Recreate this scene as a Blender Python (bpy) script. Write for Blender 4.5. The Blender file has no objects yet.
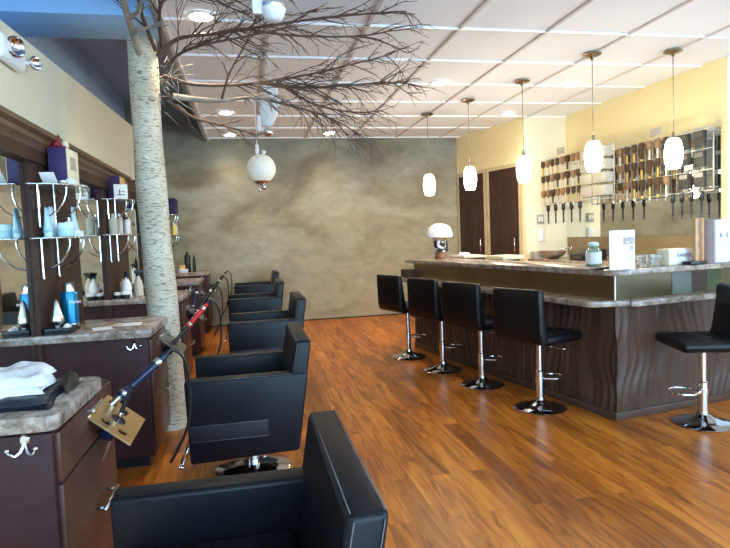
import bpy, bmesh, math, random
from mathutils import Vector, Matrix, Euler
random.seed(7)
S = bpy.context.scene
COL = S.collection
PI = math.pi
R = math.radians

# ------------------------------------------------------------------ materials
def new_mat(name):
    m = bpy.data.materials.new(name); m.use_nodes = True
    nt = m.node_tree
    b = nt.nodes['Principled BSDF']
    return m, nt, b

def N(nt, t, **kw):
    n = nt.nodes.new(t)
    for k, v in kw.items():
        if k.startswith('i_'):
            n.inputs[k[2:].replace('_', ' ')].default_value = v
        else:
            setattr(n, k, v)
    return n

def ramp(nt, stops):
    n = nt.nodes.new('ShaderNodeValToRGB')
    e = n.color_ramp.elements
    while len(e) < len(stops): e.new(0.5)
    for i, (p, c) in enumerate(stops):
        e[i].position = p; e[i].color = (*c, 1)
    return n

def simple(name, col, rough=0.5, metal=0.0, var=0.12, scale=12.0, bump=0.0, emit=None, estr=0.0, trans=0.0, ior=1.45, alpha=1.0, coat=0.0, spec=0.5):
    m, nt, b = new_mat(name)
    tc = N(nt, 'ShaderNodeTexCoord')
    no = N(nt, 'ShaderNodeTexNoise', i_Scale=scale, i_Detail=4.0)
    nt.links.new(tc.outputs['Object'], no.inputs['Vector'])
    d = [max(0, c * (1 - var)) for c in col]; l = [min(1, c * (1 + var)) for c in col]
    rp = ramp(nt, [(0.3, d), (0.7, l)])
    nt.links.new(no.outputs['Fac'], rp.inputs['Fac'])
    nt.links.new(rp.outputs['Color'], b.inputs['Base Color'])
    b.inputs['Roughness'].default_value = rough
    b.inputs['Metallic'].default_value = metal
    b.inputs['IOR'].default_value = ior
    b.inputs['Specular IOR Level'].default_value = spec
    if trans: b.inputs['Transmission Weight'].default_value = trans
    if coat: b.inputs['Coat Weight'].default_value = coat; b.inputs['Coat Roughness'].default_value = 0.1
    if alpha < 1: b.inputs['Alpha'].default_value = alpha
    if emit:
        b.inputs['Emission Color'].default_value = (*emit, 1); b.inputs['Emission Strength'].default_value = estr
    if bump:
        bp = N(nt, 'ShaderNodeBump', i_Strength=bump, i_Distance=0.01)
        n2 = N(nt, 'ShaderNodeTexNoise', i_Scale=scale * 6, i_Detail=5.0)
        nt.links.new(tc.outputs['Object'], n2.inputs['Vector'])
        nt.links.new(n2.outputs['Fac'], bp.inputs['Height'])
        nt.links.new(bp.outputs['Normal'], b.inputs['Normal'])
    return m

M = {}
M['cream'] = simple('cream_paint', (0.76, 0.69, 0.50), 0.75, var=0.03, scale=2)
M['yellow'] = simple('yellow_paint', (0.84, 0.72, 0.40), 0.7, var=0.03, scale=2)
M['palewall'] = simple('pale_cream_paint', (0.88, 0.82, 0.62), 0.7, var=0.03, scale=2)
M['bluewall'] = simple('blue_paint', (0.46, 0.63, 0.86), 0.7, var=0.05, scale=2)  # blue wall paint with the blue of daylight mixed into the colour
M['beam'] = simple('light_blue_paint', (0.34, 0.58, 0.86), 0.7, var=0.04, scale=2)  # beam paint, its blue partly daylight put into the colour
M['bluegrey'] = simple('blue_grey_paint', (0.44, 0.50, 0.60), 0.8, var=0.06, scale=2)  # recess ceiling and fascia, bluish daylight worked into the paint colour
M['whitewall'] = simple('white_paint', (0.84, 0.88, 0.92), 0.7, var=0.02, scale=2)
M['tile'] = simple('ceiling_tile', (0.86, 0.92, 1.0), 0.9, var=0.02, scale=60, bump=0.15)
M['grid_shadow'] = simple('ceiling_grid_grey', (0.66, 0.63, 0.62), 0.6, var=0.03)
M['grid_white'] = simple('ceiling_grid_white', (0.95, 0.95, 0.95), 0.35, var=0.01)
M['darkwood'] = simple('dark_brown_wood', (0.050, 0.023, 0.014), 0.5, var=0.25, scale=6, spec=0.25)
M['cabinet'] = simple('burgundy_brown_laminate', (0.052, 0.021, 0.022), 0.5, var=0.12, scale=20, spec=0.18)
M['cabinet_face'] = simple('red_brown_laminate', (0.085, 0.036, 0.026), 0.32, var=0.15, scale=10, spec=0.35)
M['crown'] = simple('brown_moulding_wood', (0.13, 0.070, 0.034), 0.4, var=0.25, scale=8)
M['barpanel'] = simple('bar_panel_brown', (0.080, 0.042, 0.028), 0.38, var=0.2, scale=5, spec=0.3)
M['door'] = simple('espresso_door', (0.045, 0.020, 0.014), 0.4, var=0.2, scale=5)
M['doorframe'] = simple('door_frame_tan', (0.58, 0.47, 0.28), 0.6, var=0.05)
M['vinyl'] = simple('black_vinyl', (0.005, 0.0055, 0.009), 0.36, var=0.2, scale=30, bump=0.06, spec=0.27)
M['vinyl_stool'] = simple('black_stool_vinyl', (0.004, 0.004, 0.005), 0.38, var=0.2, scale=30, bump=0.06, spec=0.35)
M['vinyl_strip'] = simple('black_quilted_strip', (0.006, 0.006, 0.010), 0.55, var=0.3, scale=60, bump=0.3)
M['thread'] = simple('grey_stitching', (0.10, 0.10, 0.11), 0.8)
M['chrome'] = simple('chrome', (0.82, 0.83, 0.85), 0.10, 1.0, var=0.02)
M['chrome_base'] = simple('polished_chrome', (0.42, 0.42, 0.43), 0.10, 1.0, var=0.02)
M['steel'] = simple('brushed_steel', (0.62, 0.60, 0.56), 0.28, 1.0, var=0.08, scale=40)
M['bronze'] = simple('brushed_bronze_panel', (0.46, 0.34, 0.17), 0.30, 1.0, var=0.12, scale=3)
M['bronze_dark'] = simple('dark_bronze_panel', (0.10, 0.070, 0.035), 0.35, 0.6, var=0.2, scale=3)  # same bronze darkened in colour to hold back reflections on the side riser
M['white_metal'] = simple('white_enamel', (0.85, 0.85, 0.83), 0.4, var=0.02)
M['mirror'] = simple('mirror_silver', (0.80, 0.83, 0.80), 0.015, 1.0, var=0.0)
M['glass'] = simple('shelf_glass', (0.86, 0.96, 0.94), 0.03, var=0.0, trans=0.9, ior=1.35)
M['clearglass'] = simple('clear_glass', (0.95, 0.96, 0.93), 0.02, var=0.0, trans=0.95, ior=1.4)
M['frost'] = simple('frosted_glass', (0.80, 0.80, 0.70), 0.4, var=0.02, emit=(1, 0.98, 0.84), estr=0.12)  # slight glow added to the ornament globe, which is no lamp
M['shade'] = simple('lit_opal_glass', (1, 0.97, 0.88), 0.3, var=0.0, emit=(1.0, 0.93, 0.78), estr=7.0)
M['lamp'] = simple('lit_downlight_lens', (1, 0.97, 0.9), 0.3, var=0.0, emit=(1.0, 0.93, 0.80), estr=16.0)
M['brownmetal'] = simple('aged_nickel', (0.42, 0.37, 0.30), 0.25, 1.0, var=0.05)
M['gold'] = simple('gold_metal', (0.62, 0.46, 0.22), 0.30, 1.0, var=0.12)
M['gunmetal'] = simple('gunmetal', (0.20, 0.19, 0.18), 0.3, 0.9, var=0.1)
M['black'] = simple('black_plastic', (0.012, 0.012, 0.014), 0.35, var=0.15)
M['darkblue'] = simple('navy_plastic', (0.010, 0.018, 0.055), 0.25, var=0.15)
M['red'] = simple('red_plastic', (0.60, 0.015, 0.015), 0.3, var=0.1)
M['white'] = simple('white_plastic', (0.85, 0.85, 0.84), 0.4, var=0.03)
M['towel'] = simple('white_terry', (0.88, 0.86, 0.86), 0.95, var=0.05, scale=60, bump=0.6)
M['cape'] = simple('black_nylon', (0.018, 0.022, 0.032), 0.38, var=0.3, scale=10, bump=0.25)
M['bag_brown'] = simple('brown_cloth', (0.03, 0.018, 0.010), 0.7, var=0.3)
M['purple'] = simple('purple_card', (0.042, 0.024, 0.095), 0.6, var=0.1)
M['creamcard'] = simple('cream_card', (0.80, 0.72, 0.50), 0.6, var=0.05)
M['orangecard'] = simple('orange_card', (0.70, 0.42, 0.16), 0.6, var=0.2, scale=25)
M['whitecard'] = simple('white_card', (0.86, 0.86, 0.84), 0.6, var=0.02)
M['redfoil'] = simple('red_bag', (0.20, 0.010, 0.015), 0.4, var=0.2)
M['paleblue'] = simple('pale_blue_plastic', (0.45, 0.68, 0.78), 0.35, var=0.05)
M['paleblue2'] = simple('light_aqua_plastic', (0.62, 0.80, 0.85), 0.35, var=0.05)
M['greygreen'] = simple('grey_green_plastic', (0.40, 0.43, 0.36), 0.35, var=0.05)
M['tanplastic'] = simple('beige_plastic', (0.66, 0.58, 0.46), 0.4, var=0.05)
M['teal'] = simple('teal_blue_metal', (0.006, 0.15, 0.30), 0.22, 0.5, var=0.1)
M['yellowpl'] = simple('yellow_plastic', (0.75, 0.60, 0.14), 0.4, var=0.08)
M['amber'] = simple('amber_handle', (0.62, 0.38, 0.07), 0.35, var=0.15)
M['bristle'] = simple('brown_bristle', (0.10, 0.055, 0.03), 0.8, var=0.4, scale=80, bump=0.8)
M['bristle_tan'] = simple('copper_bristle', (0.36, 0.20, 0.10), 0.7, var=0.4, scale=80, bump=0.8)
M['bluegreybox'] = simple('blue_grey_pack', (0.045, 0.048, 0.045), 0.6, var=0.3, spec=0.2)
M['greybox'] = simple('grey_white_box', (0.40, 0.38, 0.33), 0.6, var=0.05)
M['tan'] = simple('tan_backsplash', (0.23, 0.17, 0.085), 0.4, var=0.1, scale=4)
M['jar_green'] = simple('green_glass', (0.35, 0.55, 0.45), 0.05, var=0.05, trans=0.8, ior=1.4)
M['label'] = simple('pale_label', (0.86, 0.90, 0.90), 0.5, var=0.02)
M['mauve'] = simple('mauve_paper', (0.24, 0.15, 0.135), 0.6, var=0.08, scale=5)
M['bluewhite'] = simple('bluish_white_paper', (0.74, 0.80, 0.92), 0.5, var=0.03)
M['ink'] = simple('dark_ink', (0.06, 0.06, 0.07), 0.6)
M['brownbase'] = simple('brown_ceramic', (0.25, 0.10, 0.05), 0.3, var=0.15)
M['photo'] = simple('photo_print', (0.45, 0.36, 0.32), 0.5, var=0.6, scale=60)
M['olive'] = simple('pale_olive_print', (0.68, 0.66, 0.36), 0.5, var=0.1)
M['greencard'] = simple('green_glass_panel', (0.030, 0.040, 0.006), 0.3, var=0.2)  # painted-on reflection of the green outside
M['pane'] = simple('dim_glass_pane', (0.09, 0.10, 0.075), 0.2, var=0.1)  # painted-on pale reflection of the windows
M['leafcloth'] = simple('translucent_ornament', (0.82, 0.82, 0.80), 0.3, var=0.08, scale=20)

def granite():
    m, nt, b = new_mat('brown_granite')
    tc = N(nt, 'ShaderNodeTexCoord')
    n1 = N(nt, 'ShaderNodeTexNoise', i_Scale=14.0, i_Detail=8.0, i_Roughness=0.75)
    n2 = N(nt, 'ShaderNodeTexVoronoi', i_Scale=55.0)
    for n in (n1, n2): nt.links.new(tc.outputs['Object'], n.inputs['Vector'])
    r1 = ramp(nt, [(0.30, (0.09, 0.065, 0.055)), (0.47, (0.30, 0.22, 0.17)), (0.58, (0.46, 0.37, 0.30)), (0.72, (0.62, 0.58, 0.55))])
    nt.links.new(n1.outputs['Fac'], r1.inputs['Fac'])
    r2 = ramp(nt, [(0.0, (0.45, 0.40, 0.38)), (0.5, (1, 1, 1))])
    nt.links.new(n2.outputs['Color'], r2.inputs['Fac'])
    mx = N(nt, 'ShaderNodeMix', data_type='RGBA', blend_type='MULTIPLY'); mx.inputs['Factor'].default_value = 0.7
    nt.links.new(r1.outputs['Color'], mx.inputs['A']); nt.links.new(r2.outputs['Color'], mx.inputs['B'])
    nt.links.new(mx.outputs['Result'], b.inputs['Base Color'])
    b.inputs['Roughness'].default_value = 0.2
    bp = N(nt, 'ShaderNodeBump', i_Strength=0.15); nt.links.new(n1.outputs['Fac'], bp.inputs['Height'])
    nt.links.new(bp.outputs['Normal'], b.inputs['Normal'])
    return m
M['granite'] = granite()

def wood_floor():
    m, nt, b = new_mat('tigerwood_planks')
    tc = N(nt, 'ShaderNodeTexCoord')
    mp = N(nt, 'ShaderNodeMapping'); mp.inputs['Rotation'].default_value = (0, 0, PI / 2)
    nt.links.new(tc.outputs['Object'], mp.inputs['Vector'])
    br = N(nt, 'ShaderNodeTexBrick', offset=0.37, i_Scale=1.0)
    br.inputs['Brick Width'].default_value = 1.15; br.inputs['Row Height'].default_value = 0.105
    br.inputs['Mortar Size'].default_value = 0.0012
    br.inputs['Color1'].default_value = (0, 0, 0, 1); br.inputs['Color2'].default_value = (1, 1, 1, 1); br.inputs['Mortar'].default_value = (0.3, 0.3, 0.3, 1)
    br.inputs['Bias'].default_value = 0.0
    nt.links.new(mp.outputs['Vector'], br.inputs['Vector'])
    st = N(nt, 'ShaderNodeMapping'); st.inputs['Scale'].default_value = (15, 1.5, 1)
    nt.links.new(tc.outputs['Object'], st.inputs['Vector'])
    # offset grain per plank
    ad = N(nt, 'ShaderNodeVectorMath', operation='MULTIPLY_ADD')
    ad.inputs[1].default_value = (7, 13, 5)
    nt.links.new(br.outputs['Color'], ad.inputs[0]); nt.links.new(st.outputs['Vector'], ad.inputs[2])
    g = N(nt, 'ShaderNodeTexNoise', i_Scale=1.0, i_Detail=6.0, i_Roughness=0.6, i_Distortion=1.2)
    nt.links.new(ad.outputs['Vector'], g.inputs['Vector'])
    rg = ramp(nt, [(0.22, (0.11, 0.027, 0.006)), (0.38, (0.29, 0.076, 0.011)), (0.52, (0.50, 0.150, 0.017)), (0.75, (0.70, 0.26, 0.034))])
    nt.links.new(g.outputs['Fac'], rg.inputs['Fac'])
    rp = ramp(nt, [(0.0, (0.60, 0.52, 0.50)), (0.5, (0.95, 0.92, 0.9)), (1.0, (1.15, 1.15, 1.1))])
    nt.links.new(br.outputs['Color'], rp.inputs['Fac'])
    mx = N(nt, 'ShaderNodeMix', data_type='RGBA', blend_type='MULTIPLY'); mx.inputs['Factor'].default_value = 1.0
    nt.links.new(rg.outputs['Color'], mx.inputs['A']); nt.links.new(rp.outputs['Color'], mx.inputs['B'])
    nt.links.new(mx.outputs['Result'], b.inputs['Base Color'])
    b.inputs['Roughness'].default_value = 0.33
    b.inputs['Specular IOR Level'].default_value = 0.35
    bp = N(nt, 'ShaderNodeBump', i_Strength=0.08); nt.links.new(g.outputs['Fac'], bp.inputs['Height'])
    nt.links.new(bp.outputs['Normal'], b.inputs['Normal'])
    return m
M['floor'] = wood_floor()

def plaster():
    m, nt, b = new_mat('mottled_plaster')
    tc = N(nt, 'ShaderNodeTexCoord')
    mp = N(nt, 'ShaderNodeMapping'); mp.inputs['Scale'].default_value = (0.8, 1, 1.5)
    nt.links.new(tc.outputs['Object'], mp.inputs['Vector'])
    n1 = N(nt, 'ShaderNodeTexNoise', i_Scale=1.1, i_Detail=5.0, i_Roughness=0.55, i_Distortion=1.0)
    n2 = N(nt, 'ShaderNodeTexNoise', i_Scale=5.0, i_Detail=7.0, i_Roughness=0.65)
    for n in (n1, n2): nt.links.new(mp.outputs['Vector'], n.inputs['Vector'])
    r1 = ramp(nt, [(0.30, (0.28, 0.215, 0.13)), (0.45, (0.40, 0.345, 0.225)), (0.6, (0.46, 0.41, 0.285)), (0.75, (0.51, 0.48, 0.375))])
    nt.links.new(n1.outputs['Fac'], r1.inputs['Fac'])
    r2 = ramp(nt, [(0.3, (0.80, 0.80, 0.80)), (0.7, (1.12, 1.10, 1.06))])
    nt.links.new(n2.outputs['Fac'], r2.inputs['Fac'])
    mx = N(nt, 'ShaderNodeMix', data_type='RGBA', blend_type='MULTIPLY'); mx.inputs['Factor'].default_value = 1.0
    nt.links.new(r1.outputs['Color'], mx.inputs['A']); nt.links.new(r2.outputs['Color'], mx.inputs['B'])
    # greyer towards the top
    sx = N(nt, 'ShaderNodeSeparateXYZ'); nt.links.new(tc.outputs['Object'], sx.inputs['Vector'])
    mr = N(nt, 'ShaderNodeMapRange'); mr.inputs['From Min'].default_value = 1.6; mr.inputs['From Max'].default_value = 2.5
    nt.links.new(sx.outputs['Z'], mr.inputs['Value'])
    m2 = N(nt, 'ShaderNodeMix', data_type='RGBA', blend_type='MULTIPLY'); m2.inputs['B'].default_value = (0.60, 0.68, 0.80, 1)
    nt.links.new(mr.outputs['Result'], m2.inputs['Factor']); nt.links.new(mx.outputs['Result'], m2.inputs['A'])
    # hairline cracks
    v = N(nt, 'ShaderNodeTexVoronoi', feature='DISTANCE_TO_EDGE', i_Scale=1.3)
    md = N(nt, 'ShaderNodeVectorMath', operation='MULTIPLY_ADD'); md.inputs[1].default_value = (0.9, 0.9, 0.9)
    nt.links.new(n2.outputs['Color'], md.inputs[0]); nt.links.new(mp.outputs['Vector'], md.inputs[2]); nt.links.new(md.outputs['Vector'], v.inputs['Vector'])
    rc = ramp(nt, [(0.0, (1, 1, 1)), (0.012, (0, 0, 0))]); nt.links.new(v.outputs['Distance'], rc.inputs['Fac'])
    rm = ramp(nt, [(0.52, (0, 0, 0)), (0.62, (0.5, 0.5, 0.5))]); nt.links.new(n1.outputs['Fac'], rm.inputs['Fac'])
    mm = N(nt, 'ShaderNodeMath', operation='MULTIPLY'); nt.links.new(rc.outputs['Color'], mm.inputs[0]); nt.links.new(rm.outputs['Color'], mm.inputs[1])
    m3 = N(nt, 'ShaderNodeMix', data_type='RGBA', blend_type='MIX'); m3.inputs['B'].default_value = (0.05, 0.042, 0.03, 1)
    nt.links.new(mm.outputs['Value'], m3.inputs['Factor']); nt.links.new(m2.outputs['Result'], m3.inputs['A'])
    nt.links.new(m3.outputs['Result'], b.inputs['Base Color'])
    b.inputs['Roughness'].default_value = 0.7
    bp = N(nt, 'ShaderNodeBump', i_Strength=0.25, i_Distance=0.02); nt.links.new(n2.outputs['Fac'], bp.inputs['Height'])
    nt.links.new(bp.outputs['Normal'], b.inputs['Normal'])
    return m
M['plaster'] = plaster()

def birch():
    m, nt, b = new_mat('birch_bark')
    tc = N(nt, 'ShaderNodeTexCoord')
    mp = N(nt, 'ShaderNodeMapping'); mp.inputs['Scale'].default_value = (1, 1, 4.5)
    nt.links.new(tc.outputs['Object'], mp.inputs['Vector'])
    n1 = N(nt, 'ShaderNodeTexNoise', i_Scale=26.0, i_Detail=4.0, i_Roughness=0.65)
    n2 = N(nt, 'ShaderNodeTexNoise', i_Scale=3.0, i_Detail=4.0)
    nt.links.new(mp.outputs['Vector'], n1.inputs['Vector']); nt.links.new(tc.outputs['Object'], n2.inputs['Vector'])
    r1 = ramp(nt, [(0.31, (0.10, 0.085, 0.07)), (0.39, (0.58, 0.54, 0.48)), (0.50, (1, 1, 1))])
    nt.links.new(n1.outputs['Fac'], r1.inputs['Fac'])
    r2 = ramp(nt, [(0.3, (0.48, 0.40, 0.26)), (0.65, (0.72, 0.64, 0.50))])
    nt.links.new(n2.outputs['Fac'], r2.inputs['Fac'])
    mx = N(nt, 'ShaderNodeMix', data_type='RGBA', blend_type='MULTIPLY'); mx.inputs['Factor'].default_value = 1.0
    nt.links.new(r2.outputs['Color'], mx.inputs['A']); nt.links.new(r1.outputs['Color'], mx.inputs['B'])
    nt.links.new(mx.outputs['Result'], b.inputs['Base Color'])
    b.inputs['Roughness'].default_value = 0.75
    bp = N(nt, 'ShaderNodeBump', i_Strength=0.4, i_Distance=0.01); nt.links.new(n1.outputs['Fac'], bp.inputs['Height'])
    nt.links.new(bp.outputs['Normal'], b.inputs['Normal'])
    return m
M['birch'] = birch()
M['twig'] = simple('dark_twig_bark', (0.105, 0.060, 0.040), 0.7, var=0.35, scale=9)
M['bough'] = simple('grey_bough_bark', (0.30, 0.24, 0.18), 0.7, var=0.4, scale=9)

def cow():
    m, nt, b = new_mat('cow_spots')
    tc = N(nt, 'ShaderNodeTexCoord'); n1 = N(nt, 'ShaderNodeTexNoise', i_Scale=22.0, i_Detail=1.0)
    nt.links.new(tc.outputs['Object'], n1.inputs['Vector'])
    r = ramp(nt, [(0.46, (0.9, 0.9, 0.88)), (0.5, (0.02, 0.02, 0.02))]); nt.links.new(n1.outputs['Fac'], r.inputs['Fac'])
    nt.links.new(r.outputs['Color'], b.inputs['Base Color']); b.inputs['Roughness'].default_value = 0.3
    return m
M['cow'] = cow()
M['wire'] = simple('grey_coated_wire', (0.42, 0.42, 0.40), 0.4, var=0.05)

def marblewood():
    m, nt, b = new_mat('wavy_grain_board')
    tc = N(nt, 'ShaderNodeTexCoord'); n1 = N(nt, 'ShaderNodeTexWave', i_Scale=4.0, i_Distortion=6.0, i_Detail=3.0)
    nt.links.new(tc.outputs['Object'], n1.inputs['Vector'])
    r = ramp(nt, [(0.0, (0.24, 0.09, 0.035)), (0.4, (0.46, 0.22, 0.08)), (1.0, (0.55, 0.32, 0.14))]); nt.links.new(n1.outputs['Color'], r.inputs['Fac'])
    nt.links.new(r.outputs['Color'], b.inputs['Base Color']); b.inputs['Roughness'].default_value = 0.4
    return m
M['board'] = marblewood()

# ------------------------------------------------------------------ mesh builder
class G:
    def __init__(s): s.bm = bmesh.new(); s.mats = []
    def _mi(s, mat):
        if mat is None: return 0
        if mat not in s.mats: s.mats.append(mat)
        return s.mats.index(mat)
    def _fin(s, vs, mat, xf):
        vs = list(vs); st = set(vs)
        if xf is not None: bmesh.ops.transform(s.bm, matrix=xf, verts=vs)
        if mat is not None:
            mi = s._mi(mat)
            for v in vs:
                for f in v.link_faces: f.material_index = mi
        return s
    def box(s, x0, x1, y0, y1, z0, z1, bev=0.0, mat=None, xf=None, seg=2):
        r = bmesh.ops.create_cube(s.bm, size=1)
        vs = r['verts']
        for v in vs:
            v.co = Vector((x0 + (v.co.x + .5) * (x1 - x0), y0 + (v.co.y + .5) * (y1 - y0), z0 + (v.co.z + .5) * (z1 - z0)))
        if bev:
            es = list({e for v in vs for e in v.link_edges})
            b = bmesh.ops.bevel(s.bm, geom=es, offset=bev, segments=seg, affect='EDGES', profile=0.5)
            vs = list({v for f in b['faces'] for v in f.verts} | {v for v in vs if v.is_valid})
        return s._fin(vs, mat, xf)
    def prism(s, pts, z0, z1, axis='z', bev=0.0, mat=None, xf=None, seg=2):
        def P(a, b, c):
            return {'z': (a, b, c), 'y': (a, c, b), 'x': (c, a, b)}[axis]
        lo = [s.bm.verts.new(P(a, b, z0)) for a, b in pts]
        hi = [s.bm.verts.new(P(a, b, z1)) for a, b in pts]
        fs = [s.bm.faces.new(lo), s.bm.faces.new(hi)]
        n = len(pts)
        for i in range(n): fs.append(s.bm.faces.new((lo[i], lo[(i + 1) % n], hi[(i + 1) % n], hi[i])))
        bmesh.ops.recalc_face_normals(s.bm, faces=fs)
        vs = lo + hi
        if bev:
            es = list({e for f in fs for e in f.edges})
            b = bmesh.ops.bevel(s.bm, geom=es, offset=bev, segments=seg, affect='EDGES', profile=0.5)
            vs = list({v for f in b['faces'] for v in f.verts} | {v for v in vs if v.is_valid})
        return s._fin(vs, mat, xf)
    def lathe(s, prof, n=20, mat=None, xf=None, c=(0, 0, 0), caps=True):
        rings = []; vs = []
        for r, z in prof:
            if r <= 1e-6:
                v = s.bm.verts.new((c[0], c[1], c[2] + z)); rings.append([v]); vs.append(v)
            else:
                ring = [s.bm.verts.new((c[0] + r * math.cos(2 * PI * i / n), c[1] + r * math.sin(2 * PI * i / n), c[2] + z)) for i in range(n)]
                rings.append(ring); vs += ring
        fs = []
        for a, b in zip(rings, rings[1:]):
            for i in range(n):
                j = (i + 1) % n
                if len(a) == 1 and len(b) == 1: continue
                if len(a) == 1: fs.append(s.bm.faces.new((a[0], b[j], b[i])))
                elif len(b) == 1: fs.append(s.bm.faces.new((a[i], a[j], b[0])))
                else: fs.append(s.bm.faces.new((a[i], a[j], b[j], b[i])))
        if caps and len(rings[0]) > 1: fs.append(s.bm.faces.new(rings[0]))
        if caps and len(rings[-1]) > 1: fs.append(s.bm.faces.new(rings[-1]))
        bmesh.ops.recalc_face_normals(s.bm, faces=fs)
        return s._fin(vs, mat, xf)
    def tube(s, pts, rad, n=8, mat=None, xf=None):
        pts = [Vector(p) for p in pts]
        if not isinstance(rad, (list, tuple)): rad = [rad] * len(pts)
        up = None; rings = []; vs = []
        for i, p in enumerate(pts):
            a = pts[max(i - 1, 0)]; b = pts[min(i + 1, len(pts) - 1)]
            t = (b - a).normalized()
            if up is None: up = t.orthogonal().normalized()
            up = (up - t * up.dot(t))
            up = up.normalized() if up.length > 1e-6 else t.orthogonal().normalized()
            w = t.cross(up)
            ring = [s.bm.verts.new(p + (up * math.cos(2 * PI * k / n) + w * math.sin(2 * PI * k / n)) * rad[i]) for k in range(n)]
            rings.append(ring); vs += ring
        fs = []
        for a, b in zip(rings, rings[1:]):
            for k in range(n): fs.append(s.bm.faces.new((a[k], a[(k + 1) % n], b[(k + 1) % n], b[k])))
        fs.append(s.bm.faces.new(rings[0][::-1])); fs.append(s.bm.faces.new(rings[-1]))
        return s._fin(vs, mat, xf)
    def ball(s, c, r, sc=(1, 1, 1), mat=None, xf=None, u=16, v=10):
        q = bmesh.ops.create_uvsphere(s.bm, u_segments=u, v_segments=v, radius=r)
        for w in q['verts']: w.co = Vector((c[0] + w.co.x * sc[0], c[1] + w.co.y * sc[1], c[2] + w.co.z * sc[2]))
        return s._fin(q['verts'], mat, xf)
    def quad(s, a, b, c, d, mat=None, xf=None):
        vs = [s.bm.verts.new(p) for p in (a, b, c, d)]; s.bm.faces.new(vs)
        return s._fin(vs, mat, xf)
    def obj(s, name, mat=None, parent=None, smooth=40, **props):
        me = bpy.data.meshes.new(name)
        ang = R(smooth)
        for f in s.bm.faces: f.smooth = True
        for e in s.bm.edges:
            if len(e.link_faces) == 2:
                e.smooth = e.calc_face_angle(0) < ang
        s.bm.to_mesh(me); s.bm.free()
        if s.mats:
            for m in s.mats: me.materials.append(m)
        else: me.materials.append(mat)
        o = bpy.data.objects.new(name, me); COL.objects.link(o)
        if parent is not None: o.parent = parent
        for k, v in props.items(): o[k] = v
        return o

def thing(name, label, cat, loc=(0, 0, 0), rotz=0.0, group=None):
    o = bpy.data.objects.new(name, None); COL.objects.link(o); o.empty_display_size = 0.1
    o.location = loc; o.rotation_euler = (0, 0, rotz)
    o['label'] = label; o['category'] = cat
    if group: o['group'] = group
    return o
def tag(o, label, cat, group=None, loc=None, rot=None):
    o['label'] = label; o['category'] = cat
    if group: o['group'] = group
    if loc is not None: o.location = loc
    if rot is not None: o.rotation_euler = rot
    return o
def structure(o):
    o['kind'] = 'structure'; return o
def dup(root, loc, rot=None, label=None, group=None):
    def cp(o, par):
        c = o.copy(); COL.objects.link(c)
        if par is not None: c.parent = par; c.matrix_parent_inverse = o.matrix_parent_inverse.copy()
        for ch in list(o.children): cp(ch, c)
        return c
    r = cp(root, None); r.location = loc
    if rot is not None: r.rotation_euler = rot
    if label: r['label'] = label
    if group: r['group'] = group
    return r
def text(name, body, size, mat, parent, loc, rot, extr=0.0006, align='CENTER'):
    c = bpy.data.curves.new(name, 'FONT'); c.body = body; c.size = size; c.extrude = extr; c.align_x = align; c.align_y = 'CENTER'
    c.materials.append(mat)
    tmp = bpy.data.objects.new('tmp_text', c); COL.objects.link(tmp)
    bpy.context.view_layer.update()
    me = bpy.data.meshes.new_from_object(tmp.evaluated_get(bpy.context.evaluated_depsgraph_get()))
    bpy.data.objects.remove(tmp)
    if not me.materials: me.materials.append(mat)
    o = bpy.data.objects.new(name, me); COL.objects.link(o); o.parent = parent; o.location = loc; o.rotation_euler = rot
    return o
def arc(cx, cy, r, a0, a1, n=8):
    return [(cx + r * math.cos(R(a0 + (a1 - a0) * i / n)), cy + r * math.sin(R(a0 + (a1 - a0) * i / n))) for i in range(n + 1)]

# ------------------------------------------------------------------ room shell
HC = 2.671          # dropped ceiling height
WX = -1.10          # left wall plane
YB = 8.62           # back wall plane
YF = -2.6           # front (street) wall, behind the camera
XR = 5.6            # right wall beside the entrance
structure(G().box(-1.3, XR + .2, YF - .2, YB + .1, -0.06, 0).obj('floor', M['floor']))
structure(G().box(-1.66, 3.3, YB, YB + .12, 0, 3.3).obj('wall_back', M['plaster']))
# left wall: cream below, above it blue from paint and a daylight tint
g = G()
def zl(y): return 2.30 + (y - 3.0) * 0.04
g.prism([(YF, 0), (YB, 0), (YB, zl(YB)), (YF, zl(YF))], WX - .12, WX, axis='x')
structure(g.obj('wall_left', M['cream']))
XL = -1.56   # the real wall behind the furred-out mirror wall
structure(G().box(XL - .1, XL, YF, YB, 2.1, 3.2).obj('wall_left', M['bluewall']))
g = G(); g.prism([(YF, zl(YF) - .06), (YB, zl(YB) - .06), (YB, zl(YB)), (YF, zl(YF))], XL, WX - .12, axis='x'); structure(g.obj('trim_15', M['bluewall']))
structure(G().box(XL - .1, -.47, YF, YB, 3.2, 3.3).obj('ceiling', M['bluegrey']))
structure(G().box(-.52, -.47, YF, YB, HC, 3.2).obj('trim_1', M['bluegrey']))
structure(G().box(XL, -.52, 3.98, 4.44, 2.655, 3.2, bev=.004).obj('trim_2', M['beam']))
# dropped ceiling with tiles and grid
structure(G().box(-.47, XR + .1, YF, YB, HC + .012, HC + .06).obj('ceiling', M['tile']))
g = G()
x = -.466
xs = []
while x < XR: xs.append(x); x += .683
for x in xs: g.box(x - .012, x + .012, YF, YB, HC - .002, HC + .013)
structure(g.obj('trim_3', M['grid_shadow']))  # grey strips colour in the shadow lines along the tile edges
g = G()
y = 8.54
while y > YF:
    g.box(-.466, XR, y - .006, y + .006, HC - .004, HC + .013); y -= .745
structure(g.obj('trim_4', M['grid_white']))
structure(G().box(-.48, -.455, YF, YB, HC - .03, HC + .02).obj('trim_5', M['grid_shadow']))
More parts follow.
